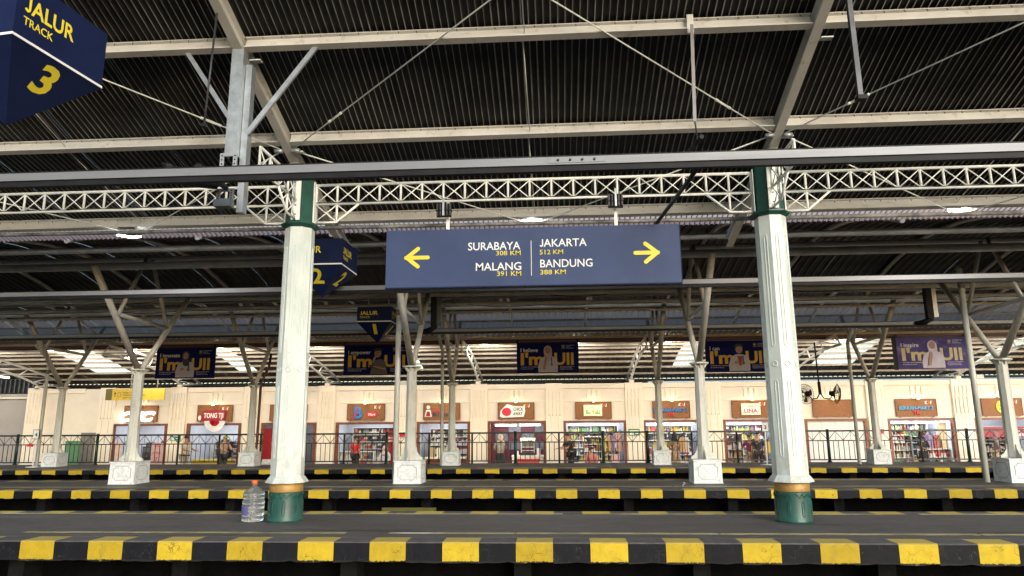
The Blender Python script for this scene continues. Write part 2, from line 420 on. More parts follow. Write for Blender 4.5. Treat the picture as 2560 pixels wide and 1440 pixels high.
def kerb_mesh(wd, dep, ht, mt):
    g = G(); b = .012
    prof = [(0, -ht), (0, -b), (b, 0), (dep, 0), (dep, -ht)]      # y,z
    n = 5; vs = []; fs = []
    for i in range(n+1):
        x = wd*i/n
        for (y, z) in prof: vs.append((x, y+random.uniform(-.003, .003)*(z < 0), z+(random.uniform(-.006, .012) if z < -.1 else random.uniform(-.002, .001)*0)))
    for i in range(n):
        for k in range(4): fs.append((i*5+k, (i+1)*5+k, (i+1)*5+k+1, i*5+k+1))
    fs.append(tuple(range(5))); fs.append(tuple(n*5+k for k in range(5))[::-1])
    g.add(vs, fs); return g.mesh('kerb_block', mt)
def platform(name, y0, y1, x0, x1, kh, first, back=True, ys=()):
    p = struct(G().box(x0, x1, y0+.30, y1-(.30 if back else 0), -kh+.02, 0).build(name, m_asph)); ROOT[p.name] = (0, 0, 0)
    # recessed wall and stub piers below the overhanging edge
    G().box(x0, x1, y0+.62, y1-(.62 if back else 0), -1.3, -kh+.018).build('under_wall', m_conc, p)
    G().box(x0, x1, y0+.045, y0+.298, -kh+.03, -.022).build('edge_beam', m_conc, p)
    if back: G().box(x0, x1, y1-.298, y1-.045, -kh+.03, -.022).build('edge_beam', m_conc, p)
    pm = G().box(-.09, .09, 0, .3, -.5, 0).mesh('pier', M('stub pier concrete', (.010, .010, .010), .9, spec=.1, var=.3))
    for i in range(int((x1-x0)/1.9)): share('pier', pm, p, (x0+1.2+i*1.9, y0+.315, -kh+.017))
    vy = [kerb_mesh(.385-.002, .285, kh, m_cy) for _ in range(5)]; vb = [kerb_mesh(.385-.002, .285, kh, m_cb) for _ in range(5)]
    k0 = int((x0-first)/.385)
    x = first+k0*.385; i = k0
    while x < x1-.4:
        share('kerb_block', random.choice(vy if i % 2 == 0 else vb), p, (x, y0, 0))
        if back:
            share('kerb_block', random.choice(vy if i % 2 == 0 else vb), p, (x+.383, y1, 0), math.pi)
        x += .385; i += 1
    for yy in ys:
        g = G(); x = x0
        while x < x1:
            L = random.uniform(1.2, 4.5); dy = random.uniform(-.006, .006)
            for k in (0, .058): g.box(x, min(x+L, x1), yy+dy+k, yy+dy+k+.024, .003, .0045)
            x += L+random.choice([.02, .03, .5])
        g.build('floor_line', m_fline, p, kind='stuff')
    return p
PA = platform('platform', 7.53, 10.07, -13, 11, .205, -5.84-.385*0, True, (8.06, 9.72))
PB = platform('platform', 13.12, 15.56, -17, 14, .15, -10.05, True, (13.72, 15.16))
PC = platform('platform', 18.86, 21.5, -22, 17, .12, -15.03, False, (19.25,))
PA['label'] = 'nearest dark asphalt platform with black and yellow kerb'
PB['label'] = 'middle platform with black and yellow kerb and white pedestals'
PC['label'] = 'far platform with iron railing along its back edge'
struct(G().box(X0-3, X1+3, -6, 4.5, -.75, -.4).build('near_platform', m_asph))
struct(G().box(X0-3, X1+3, 21.51, 32, -1.0, -.8).build('concourse_floor', m_floor))

# ================================================================== ROOF A (over the nearest platform)
def zA(y): return 4.86+.375*(8.7-y) if y < 8.7 else 4.86-.27*(y-8.7)
RA = thing('canopy_roof', 'dark corrugated pitched roof on cream beams over the nearest platform', 'roof', (0, 8.7, 4.9))
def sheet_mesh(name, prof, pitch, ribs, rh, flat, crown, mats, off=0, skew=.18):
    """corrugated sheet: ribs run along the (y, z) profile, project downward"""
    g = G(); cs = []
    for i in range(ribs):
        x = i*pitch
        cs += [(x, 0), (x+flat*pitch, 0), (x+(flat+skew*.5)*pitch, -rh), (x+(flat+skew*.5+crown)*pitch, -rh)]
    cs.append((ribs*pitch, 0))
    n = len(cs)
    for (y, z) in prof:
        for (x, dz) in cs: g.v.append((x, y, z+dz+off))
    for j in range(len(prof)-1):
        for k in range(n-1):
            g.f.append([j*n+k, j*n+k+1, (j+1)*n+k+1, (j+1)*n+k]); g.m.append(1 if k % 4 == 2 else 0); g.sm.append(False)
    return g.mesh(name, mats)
profA = [(3.2, zA(3.2)), (8.7, zA(8.7)), (10.42, zA(10.42))]
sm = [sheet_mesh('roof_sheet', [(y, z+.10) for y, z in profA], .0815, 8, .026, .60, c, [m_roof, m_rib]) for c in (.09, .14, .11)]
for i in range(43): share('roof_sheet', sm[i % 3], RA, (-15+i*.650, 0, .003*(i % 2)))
sp = sheet_mesh('translucent_sheet', [(10.36, zA(10.36)+.125), (11.0, zA(11.0)+.125)], .0815, 8, .022, .5, .2, [m_pinks, m_rust])
for i in range(43): share('translucent_sheet', sp, RA, (-15+i*.650, 0, .003*(i % 2)))
for (y, h, wd) in ((7.0, .15, .09), (8.43, .15, .09), (10.3, .17, .09), (5.5, .15, .09), (4.1, .15, .09)):
    z = zA(y)-.02
    for a, b in ((-14, -10.0), (-9.93, -3.60), (-3.46, 2.83), (2.97, 9.3), (9.4, 12.5)):
        G().ibeam((a, y, z), (b, y, z), h, wd, .014, .012, 0, (0, .25, 1)).build('purlin', m_cream, RA)
    g = G()
    for i in range(120):
        x = -13.8+i*.22+random.uniform(-.01, .01); g.bar((x, y-.045, z+.055), (x+.006, y-.055, z+.03), .008, .008)
    g.build('hook_bolts', m_dkrod, RA, kind='stuff')
for x in (-9.97, -3.53, 2.9, 9.34):
    G().ibeam((x, 3.3, zA(3.3)-.03), (x, 8.75, zA(8.75)-.03), .17, .11, .012, .01, 0, (0, .35, 1)).build('rafter', m_cream, RA)
    G().ibeam((x, 8.76, zA(8.75)-.035), (x, 11.3, zA(11.3)-.035), .17, .11, .012, .01, 0, (0, .25, 1)).build('rafter', m_cream, RA)
    for yy in (7.12, 8.55): G().box(x+.07, x+.2, yy-.02, yy+.05, zA(yy)-.115, zA(yy)-.10).build('cleat_plate', m_cream, RA)
def rod(parent, p, q, r=.009, buckle=None, m=None, name='tie_rod'):
    g = G().tube([p, q], r, 6)
    if buckle:
        P, Q = Vector(p), Vector(q); a = P.lerp(Q, buckle); d = (Q-P).normalized()
        for s in (-1, 1): g.tube([a+Vector((0, 0, .012*s)), a+d*.22+Vector((0, 0, .012*s))], .005, 5)
        g.tube([a-d*.02, a+d*.02], .018, 6); g.tube([a+d*.2, a+d*.24], .018, 6)
    return g.build(name, m or m_white, parent)
def ap(x, y, d=.10): return (x, y, zA(y)-d)
for x in (-9.97, -3.53, 2.9):
    rod(RA, ap(x+.09, 8.5), ap(x+6.34, 4.1), buckle=.10); rod(RA, ap(x+6.34, 8.5), ap(x+.09, 4.1), buckle=.10)
    rod(RA, ap(x+.1, 8.55), ap(x+3.2, 10.45, .12), .010, buckle=.26); rod(RA, ap(x+6.33, 8.55), ap(x+3.22, 10.45, .12), .010, buckle=.24)
for x in (-6.6, -.3, 6.0):
    for a, b in ((3.9, 7.0), (7.02, 8.42), (8.45, 10.3)): rod(RA, ap(x, a, .03), ap(x+.02, b, .03), .007)
for x in (-3.53, 2.9):
    G().tube([(x+.06, 8.5, zA(8.5)-.13), (x+.17, 8.5, zA(8.5)-.13)], .03, 8).build('rod_anchor', m_galv, RA)
    G().tube([(x-.06, 8.5, zA(8.5)-.13), (x-.17, 8.5, zA(8.5)-.13)], .03, 8).build('rod_anchor', m_galv, RA)

# ================================================================== CAST COLUMNS
def cast_column(x, label):
    T = thing('station_column', label, 'column', (x, 9.12, 0))
    PH = R(22.5+4)
    G().lathe((x, 9.12, 0), [(.225, .0), (.218, .02), (.212, .34), (.214, .36)], 32).build('drum_base', m_green, T)
    g = G()
    for k in range(8):       # raised rims of the long slots, zigzag band above
        t = 2*math.pi*k/8+.25; rr = .2165
        def P(da, z): return (x+rr*math.cos(t+da), 9.12+rr*math.sin(t+da), z)
        loop = [P(-.07, .10), P(-.07, .23), P(-.04, .25), P(0, .258), P(.04, .25), P(.07, .23), P(.07, .10), P(.04, .08), P(0, .072), P(-.04, .08), P(-.07, .10)]
        g.tube(loop, .0045, 5)
        g.tube([P(-.39, .345), P(-.13, .295), P(0, .345)], .005, 5); g.tube([P(0, .345), P(.13, .295), P(.39, .345)], .005, 5)
    g.build('slot_relief', m_green, T)
    G().lathe((x, 9.12, 0), [(.209, .362), (.211, .37), (.211, .475), (.2, .482)], 32).build('gold_band', m_gold, T)
    G().lathe((x, 9.12, 0), [(.275, .478), (.262, .50), (.238, .535), (.214, .56), (.211, 1.2), (.205, 2.4), (.200, 3.90)], 8, sm=False, ph=PH).build('shaft', m_colw, T)
    g = G(); ap_ = math.cos(math.pi/8)
    for k in range(8):
        t = PH+math.pi/8+2*math.pi*k/8; n = Vector((math.cos(t), math.sin(t), 0)); s = Vector((-math.sin(t), math.cos(t), 0))
        def P(a, z): 
            rad = .211-(z-1.2)*.0038 if z > 1.2 else .2125
            return Vector((x, 9.12, z))+n*(rad*ap_+.001)+s*a
        for z0, z1 in ((.78, 1.72), (2.15, 3.62)):
            pts = [P(-.019, z0+.03), P(-.019, z1-.03), P(-.013, z1-.008), P(0, z1), P(.013, z1-.008), P(.019, z1-.03), P(.019, z0+.03), P(.013, z0+.008), P(0, z0), P(-.013, z0+.008), P(-.019, z0+.03)]
            g.tube(pts, .0055, 6, caps=False)
        pts = [P(.031*math.cos(a*math.pi/6), 1.93+.031*math.sin(a*math.pi/6)) for a in range(13)]
        g.tube(pts, .0075, 6, caps=False)
    g.build('flute_relief', m_colw, T)
    G().lathe((x, 9.12, 0), [(.205, 3.885), (.235, 3.90), (.262, 3.925), (.262, 3.945), (.20, 3.955)], 8, sm=False, ph=PH).build('collar', m_green, T)
    G().lathe((x, 9.12, 0), [(.195, 3.956), (.195, 4.595), (.185, 4.605)], 8, sm=False, ph=PH).build('capital', m_green, T)
    G().box(x-.075, x+.075, 9.04, 9.2, 4.606, 4.76).build('head_post', m_white, T)
    for sx in (-1, 1): 
        f = G().box(x+sx*.196-.004, x+sx*.196+.012*sx, 9.05, 9.19, 3.97, 4.56).build('flange_plate', m_white, T)
    G().box(x-.06, x+.06, 8.905, 8.925, 3.97, 4.56).build('flange_plate', m_white, T)
    g = G()
    for z in (4.05, 4.18, 4.36, 4.5): g.tube([(x, 8.895, z), (x, 8.906, z)], .010, 6)
    g.build('bolts', m_dkrod, T)
    return T
cast_column(-3.534, 'fluted off-white column with green foot, gold band, beside the water jug')
cast_column(2.902, 'fluted off-white column with bright gold band to the right of the big direction sign')

cast_column(-9.97, 'fluted off-white column carrying the far left end of the lattice girder, out at the left')
cast_column(9.338, 'fluted off-white column carrying the far right end of the lattice girder, out at the right')
# lattice girders -------------------------------------------------
def lattice(parent, P, n, L, first_br=False, last_br=False, cell=None):
    """P(s, z) gives world point at distance s; n cells; top 4.53 bottom 4.245"""
    zt, zb, zl = 4.53, 4.25, 3.985; c = L/n
    G().tube([P(0, zt), P(L, zt)], .021, 8).build('top_chord', m_white, parent)
    G().tube([P(0, zb), P(L, zb)], .018, 8).build('bottom_chord', m_white, parent)
    vm = G().tube([Vector(P(0, zb))*0+Vector((0, 0, .0)), (0, 0, zt-zb)], .0165, 8).mesh('upright', m_white)
    a = Vector(P(0, 0)); b = Vector(P(c, 0)); d = b-a
    xm = [G().tube([(0, 0, .01), (d.x, d.y, zt-zb-.01)], .0085, 6).mesh('diagonal', m_white), G().tube([(0, 0, zt-zb-.01), (d.x, d.y, .01)], .0085, 6).mesh('diagonal', m_white)]
    for i in range(n+1):
        p = P(i*c, zb)
        if 0 < i < n or True: share('upright', vm, parent, p)
        if i < n:
            for q in xm: share('diagonal', q, parent, p)
    for end in ((0, 1) if (first_br and last_br) else (0,) if first_br else (1,) if last_br else ()):
        def Q(s, z): return P(s if end == 0 else L-s, z)
        g = G(); g.tube([Q(0, zl), Q(c, zl), Q(2.05*c, zb)], .017, 8)
        g.build('bracket_chord', m_white, parent)
        G().tube([Q(c, zl), Q(c, zb)], .0165, 8).build('bracket_upright', m_white, parent)
        g = G(); g.tube([Q(0, zl+.01), Q(c, zb-.01)], .0085, 6); g.tube([Q(0, zb-.01), Q(c, zl+.01)], .0085, 6); g.tube([Q(c, zb-.01), Q(1.5*c, (zl+zb)/2)], .0085, 6)
        g.build('bracket_diagonal', m_white, parent)
for xa, n, fb, lb, lab in ((-9.75, 20, 1, 1, 'white lattice girder left of the column with the water jug'), (-3.325, 20, 1, 1, 'white lattice girder between the two columns above the direction sign'), (3.11, 20, 1, 1, 'white lattice girder running right from the gold-banded column')):
    T = thing('lattice_girder', lab, 'girder', (xa, 9.12, 4.2))
    lattice(T, lambda s, z, xa=xa: (xa+s, 9.12, z), n, 6.015, fb, lb)
    g = G(); pts = []
    for i in range(31): pts.append((xa+6.0*i/30, 9.12-.024, 4.268+.006*math.sin(i*1.7)+.004*math.sin(i*3.1)))
    g.tube(pts, .0045, 5); g.build('cable', m_galvd, T)
for x, nn, lab in ((-3.534, 4, 'stub of white lattice reaching toward the camera from the column by the jug'), (2.902, 3, 'stub of white lattice reaching toward the camera from the gold-banded column')):
    T = thing('lattice_stub', lab, 'girder', (x, 8.9, 4.2))
    L = .30*nn; lattice(T, lambda s, z, x=x: (x, 8.9-s, z), nn, L, True, False)

# old pipe along the column row
T = tag(G().tube([(-13, 9.42, 4.02), (12, 9.42, 3.955)], .028, 10).build('long_pipe', M('weathered pipe', (.22, .22, .2), .55, var=.4, sc=3, stretch=(1.5, 1, 1), dirt=.4, dcol=(.08, .08, .075))), 'thin weathered grey pipe running behind the column capitals', 'pipe')

# ================================================================== OVERHEAD CONDUCTOR RAILS
def conductor(y, z, lab, h=.075, joints=()):
    T = thing('conductor_rail', lab, 'overhead rail', (0, y, z))
    G().box(X0, X1, y-.045, y-.030, z-.045, z+.030).build('web', m_alu, T)
    G().box(X0, X1, y-.05, y+.05, z+.031, z+.040).build('top_flange', m_black, T)
    G().box(X0, X1, y-.028, y+.028, z-.10, z-.046).build('contact_head', m_black, T)
    G().box(X0, X1, y+.030, y+.045, z-.045, z+.030).build('back_web', m_alu, T)
    for jx in joints:
        G().box(jx-.26, jx+.26, y-.0505, y-.0455, z-.03, z+.018).build('splice_plate', m_alu, T)
        for k in range(4):
            b = G().lathe((jx-.165+.11*k, y-.0505, z-.004), [(.011, 0), (.011, -.012), (.006, -.016)], 8, axis='y'); b.build('bolt', m_dkrod, T)
    return T
conductor(6.0, 3.565, 'grey conductor rail with black underside nearest the camera', joints=(.22,))
conductor(11.6, 3.535, 'grey conductor rail passing just below the direction sign')
conductor(17.2, 3.515, 'dark conductor rail farthest back above the banners')

# galvanised hanger
T = thing('rail_hanger', 'galvanised steel hanger with two braces and perforated brackets left of the jug column', 'hanger', (-3.45, 6.9, 3.5))
G().box(-3.54, -3.405, 6.85, 6.87, 4.08, 5.34).build('front_channel', m_galv, T)
G().box(-3.54, -3.53, 6.871, 6.95, 4.08, 5.34).build('channel_side', m_galv, T)
G().box(-3.415, -3.405, 6.871, 6.95, 4.08, 5.34).build('channel_side', m_galv, T)
G().box(-3.40, -3.33, 6.92, 7.02, 3.46, 5.18).build('rear_channel', m_galv, T)
G().bar((-4.16, 7.0, 5.43), (-3.52, 6.93, 4.50), .05, .008, up=(0, 1, 0)).build('brace', m_galv, T)
G().bar((-2.63, 7.0, 5.43), (-3.34, 6.93, 4.36), .055, .03, up=(0, 1, 0)).build('brace', m_galv, T)
def holed(x0, x1, y, z0, z1, mt, nm):
    g = G(); xm = (x0+x1)/2
    for a, b in ((x0, x0+.045), (x1-.045, x1)): g.box(a, b, y, y+.012, z0, z1)
    g.box(x0+.0455, x1-.0455, y, y+.012, z0, z0+.03); g.box(x0+.0455, x1-.0455, y, y+.012, z1-.035, z1)
    o = g.build(nm, mt, T); h = G()
    for sx in (x0+.024, x1-.024):
        for k in range(4): h.lathe((sx, y-.001, z0+.03+k*(z1-z0-.05)/3.2), [(.009, 0), (.009, -.004)], 8, axis='y')
    h.build('bolt_heads', m_black, T)
holed(-3.575, -3.385, 6.83, 3.90, 4.10, m_galv, 'perforated_bracket'); holed(-3.585, -3.395, 6.83, 3.56, 3.70, m_galvd, 'perforated_bracket')
G().box(-3.60, -3.37, 6.80, 6.84, 3.80, 3.895).build('clamp_plate', m_galv, T)
G().box(-3.57, -3.39, 6.75, 6.85, 3.48, 3.555).build('clamp_foot', m_galvd, T)
g = G().lathe((-3.47, 6.6, 3.70), [(.03, -.4), (.055, -.38), (.03, -.34), (.055, -.30), (.03, -.26), (.055, -.22), (.03, -.18), (.055, -.14), (.03, -.1), (.03, .2)], 14, axis='y'); g.build('insulator', m_black, T)
G().tube([(-3.56, 6.78, 3.715), (-3.72, 6.6, 3.70), (-3.86, 6.4, 3.66)], [.04, .055, .03], 10).build('insulator_arm', m_black, T)
T = thing('rail_clamp', 'small dark clamp sitting on the nearest conductor rail at left', 'clamp', (-3.62, 6.0, 3.61))
G().tube([(-3.70, 6.0, 3.66), (-3.60, 6.0, 3.635)], [.022, .026], 8).build('clamp_body', m_black, T)
G().box(-3.64, -3.57, 5.96, 6.04, 3.606, 3.63).build('clamp_foot', m_black, T)
G().tube([(-3.60, 6.0, 3.64), (-3.50, 6.02, 3.615)], .008, 6).build('clamp_pin', m_black, T)
# other hanging bars
T = thing('hanging_rod', 'thin dark rod hanging from the left rafter beside the galvanised hanger', 'rod', (-3.57, 6.5, 4.28))
G().tube([(-3.56, 6.5, 5.56), (-3.60, 6.5, 4.29)], .011, 8).build('rod', m_dkrod, T); G().box(-3.63, -3.585, 6.48, 6.52, 4.26, 4.29).build('rod_end', m_black, T)
T = thing('hanging_strap', 'flat steel strap clipped on the upper beam with a black pipe end below', 'strap', (1.5, 6.85, 4.1))
G().bar((1.53, 6.87, 5.42), (1.50, 6.87, 4.30), .035, .006, up=(0, 1, 0)).build('strap', M('strap steel', (.2, .19, .19), .5, metal=.4), T)
G().box(1.495, 1.565, 6.935, 6.95, 5.36, 5.58).build('clip', m_cream, T)
G().tube([(1.5, 6.87, 4.3), (1.5, 6.8, 4.1), (1.47, 6.7, 4.02)], .008, 6).build('hook', m_dkrod, T)
G().tube([(1.50, 6.6, 4.02), (1.45, 6.95, 4.02)], .024, 10).build('pipe_end', m_black, T)
T = tag(G().tube([(1.48, 6.3, 3.72), (1.46, 7.4, 3.78), (1.42, 9.3, 3.90)], .024, 10).build('support_pipe', m_black), 'slanting black pipe crossing the white girder above the right end of the direction sign', 'pipe')
T = thing('hanging_bar', 'dark square bar hanging down right of the right rafter', 'bar', (2.88, 6.2, 4.18))
G().bar((2.88, 6.2, 5.75), (2.89, 6.2, 4.2), .045, .045).build('bar', m_dkrod, T); G().box(2.855, 2.94, 6.16, 6.24, 4.16, 4.20).build('bar_end', m_black, T)

# ================================================================== DIRECTION SIGN
T = thing('direction_sign', 'wide blue direction sign with yellow arrows hanging from the girder between two columns', 'sign', (-.3, 9.1, 3.4))
G().box(-2.29, 1.685, 9.06, 9.18, 3.025, 3.825).build('panel', m_navy, T)
G().box(-2.295, 1.69, 9.055, 9.185, 3.010, 3.024).build('frame_edge', m_navyd, T)
G().box(1.686, 1.694, 9.055, 9.185, 3.026, 3.83).build('frame_edge', m_navyd, T)
for x, za in ((-1.455, 4.15), (.855, 4.15)): G().box(x-.022, x+.022, 9.13, 9.17, 3.826, za+.1).build('hanger_tube', m_white, T)
YS = 9.057
def sx(px): return -2.29+(px-968)*(3.975/730.5)
def sz(py, px): return 3.825-(py-(582-20*(px-968)/729))/140.5*.8
def arrow(x, z, d):
    g = G()
    def cap(p, q, r):
        a = Vector((p[0], p[1])); b = Vector((q[0], q[1])); u = (b-a).normalized(); n = Vector((-u.y, u.x)); ang = math.degrees(math.atan2(u.y, u.x))
        poly = ell(b.x, b.y, r, r, 9, ang-90, ang+90)+ell(a.x, a.y, r, r, 9, ang+90, ang+270)
        g.prism(poly, YS-.002-.0004*len(g.f)/20, YS, 0)
    cap((x, z), (x+.30*d, z), .027); cap((x+.01*d, z), (x+.165*d, z+.125), .027); cap((x+.01*d, z), (x+.165*d, z-.125), .027)
    return g.build('arrow', m_yel, T)
arrow(sx(1019), 3.435, 1); arrow(sx(1644), 3.435, -1)
for s, px, py, h, al, mt, wd in (('SURABAYA', 1306, 626, .105, 'R', m_wht, .71), ('308 KM', 1307, 640, .062, 'R', m_yel, .335), ('MALANG', 1308, 676, .105, 'R', m_wht, .615), ('391 KM', 1307.5, 690, .062, 'R', m_yel, .325),
                           ('JAKARTA', 1354, 620, .105, 'L', m_wht, .635), ('512 KM', 1354, 638.5, .062, 'L', m_yel, .315), ('BANDUNG', 1355, 670, .105, 'L', m_wht, .70), ('388 KM', 1355, 687, .062, 'L', m_yel, .34)):
    text(T, s, sx(px), sz(py, px), h, YS, mt, align=al, bold=.008 if h > .1 else .004, wd=wd)
G().box(sx(1333)-.004, sx(1333)+.004, YS-.001, YS+.002, sz(690, 1333), sz(605, 1333)).build('divider_line', m_wht, T)
for x, z, lab in ((-1.49, 4.08, 'black ribbed floodlight clamped on the girder above the left part of the direction sign'), (.845, 4.15, 'black ribbed floodlight clamped on the girder above the right part of the direction sign')):
    T = thing('floodlight', lab, 'floodlight', (x, 9.0, z), 'unlit floodlights on the girder')
    G().box(x-.10, x+.10, 9.0, 9.04, z-.09, z+.10).build('housing', m_black, T)
    g = G()
    for k in range(5): g.box(x-.088+k*.044-.008, x-.088+k*.044+.008, 8.965, 8.999, z-.075, z+.085)
    g.build('cooling_fin', m_dkrod, T); G().box(x-.013, x+.013, 8.94, 8.955, z-.09, z+.16).build('bracket', m_galv, T)
    G().box(x-.11, x+.11, 8.955, 9.045, z-.012, z-.004).build('yoke', m_black, T)

# ================================================================== TRACK NUMBER SIGNS (boxes with inverted pyramid)
def track_sign(cx, cy, zb, wdt, num, lab, rz=0, hb=.42, hp=.55, bright=False, rods=True):
    T = thing('track_sign', lab, 'sign', (cx, cy, zb)); T.rotation_euler = (0, 0, rz)
    h = wdt/2; X, Y, Z = cx, cy, zb
    mm = m_navyd
    G().box(X-h, X+h, Y-h, Y+h, Z+.02, Z+hb).build('box_body', mm, T)
    G().box(X-h-.003, X+h+.003, Y-h-.003, Y+h+.003, Z-.004, Z+.019).build('white_band', m_wht, T)
    apx = (X, Y, Z-hp); g = G(); e = .0
    b = [(X-h, Y-h, Z-.005), (X+h, Y-h, Z-.005), (X+h, Y+h, Z-.005), (X-h, Y+h, Z-.005)]
    g.add(b+[apx], [(0, 1, 4), (1, 2, 4), (2, 3, 4), (3, 0, 4), (3, 2, 1, 0)]); g.build('pyramid', mm, T)
    for side in range(4):
        a = side*math.pi/2
        def F(x, y, z, a=a):      # x along face, y outward offset(neg), z up : face centred at origin
            px, py = x, -h+y
            return (X+px*math.cos(a)-py*math.sin(a), Y+px*math.sin(a)+py*math.cos(a), Z+z)
        letters(G(), 'JALUR', -h*.84, hb*.46, hb*.25, -.003, F=F, bold=.02, wd=h*1.06).build('lettering', m_yel, T)
        letters(G(), 'TRACK', -h*.84, hb*.25, hb*.125, -.003, F=F, bold=.012, shear=.25 if num == '1' else 0, wd=h*.62).build('lettering', m_yel, T)
        sl = math.hypot(hp, h)
        def F2(x, y, z, a=a):     # point on the sloping face, z measured downward along the slope
            t = -z/sl; px, py = x, -h*(1-t)-.004
            zz = -hp*t-.003
            return (X+px*math.cos(a)-py*math.sin(a), Y+px*math.sin(a)+py*math.cos(a), Z+zz)
        letters(G(), num, 0, -.35, .27, 0, F=F2, bold=.03, align='C', wd=.19 if num != '1' else .085).build('lettering', m_yel, T)
    if rods:
        for s in (-.6, .6): G().tube([(X+s*h, Y, Z+hb), (X+s*h, Y, Z+hb+.35)], .018, 8).build('hanging_rod', m_galv, T)
    return T
track_sign(-3.86, 11.10, 3.75, .87, '2', 'blue track sign with number 2 partly hidden behind the column by the jug', hb=.43, hp=.47)
track_sign(-4.37, 16.70, 3.63, .84, '1', 'blue track sign with number 1 hanging below the left end of the direction sign', hb=.365, hp=.48)
track_sign(-4.99, 5.62, 4.50, 1.0, '3', 'large blue track sign with yellow number 3 at the top left corner', rz=R(-7), hb=.58, hp=.57)

# ================================================================== ROOF B and C : tube canopies on branching columns
def arc(y0, z0, w, h, n=14, ya=None, yb=None):
    pts = []
    for i in range(n+1):
        t = -1+2*i/n; pts.append((y0+w*t, z0+h*(1-t*t)))
    return pts
def canopy(lab, yc, zc0, half, rise, tubes, sheetmats, xr, ribx, ribm, pr=None, back=None):
    T = thing('canopy_roof', lab, 'roof', (0, yc, 4.4))
    pr = pr or arc(yc, zc0, half, rise)
    me = [sheet_mesh('roof_sheet', [(y, z+.12) for y, z in pr], .19, 4, .03, .6, .12, sheetmats) for _ in range(1)]
    n = int((xr[1]-xr[0])/.76)
    if back:
        k_ = [q[0] for q in pr].index(back); me = [sheet_mesh('roof_sheet', [(y, z+.12) for y, z in q], .19, 4, .03, .6, .12, ms) for q, ms in ((pr[:k_+1], sheetmats), (pr[k_:], [m_cback, m_cback]))]
    for i in range(n):
        for q in me: share('roof_sheet', q, T, (xr[0]+i*.758, 0, .003*(i % 2)))
    for y, z, r in tubes:
        G().tube([(xr[0], y, z), (xr[1], y, z)], r, 12).build('purlin_tube', m_tube, T)
    rm = G().tube([(0, y, z+.05) for y, z in pr], .045, 8).mesh('arched_rib', ribm)
    x = ribx
    while x < xr[1]:
        share('arched_rib', rm, T, (x, 0, 0)); x += 2.42
    return T
RB = canopy('dark arched canopy on cream tubes over the middle platform', 14.95, 4.42, 3.5, .72,
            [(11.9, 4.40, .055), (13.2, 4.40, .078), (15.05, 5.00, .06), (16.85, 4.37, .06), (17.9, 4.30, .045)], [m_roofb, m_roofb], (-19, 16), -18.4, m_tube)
RC = canopy('grey arched canopy over the far platform with bright ribs', 20.9, 3.98, 2.75, .86,
            [(19.0, 4.37, .05), (20.9, 4.80, .05), (22.55, 4.50, .04), (18.4, 4.15, .04)], [m_roofb, m_roofb], (-24, 20), -23.2, m_white, [(18.15, 4.62), (18.7, 4.74), (19.6, 4.84), (20.6, 4.86), (21.4, 4.76), (22.1, 4.58), (22.7, 4.36), (23.2, 4.13), (23.6, 3.90)], 22.1)
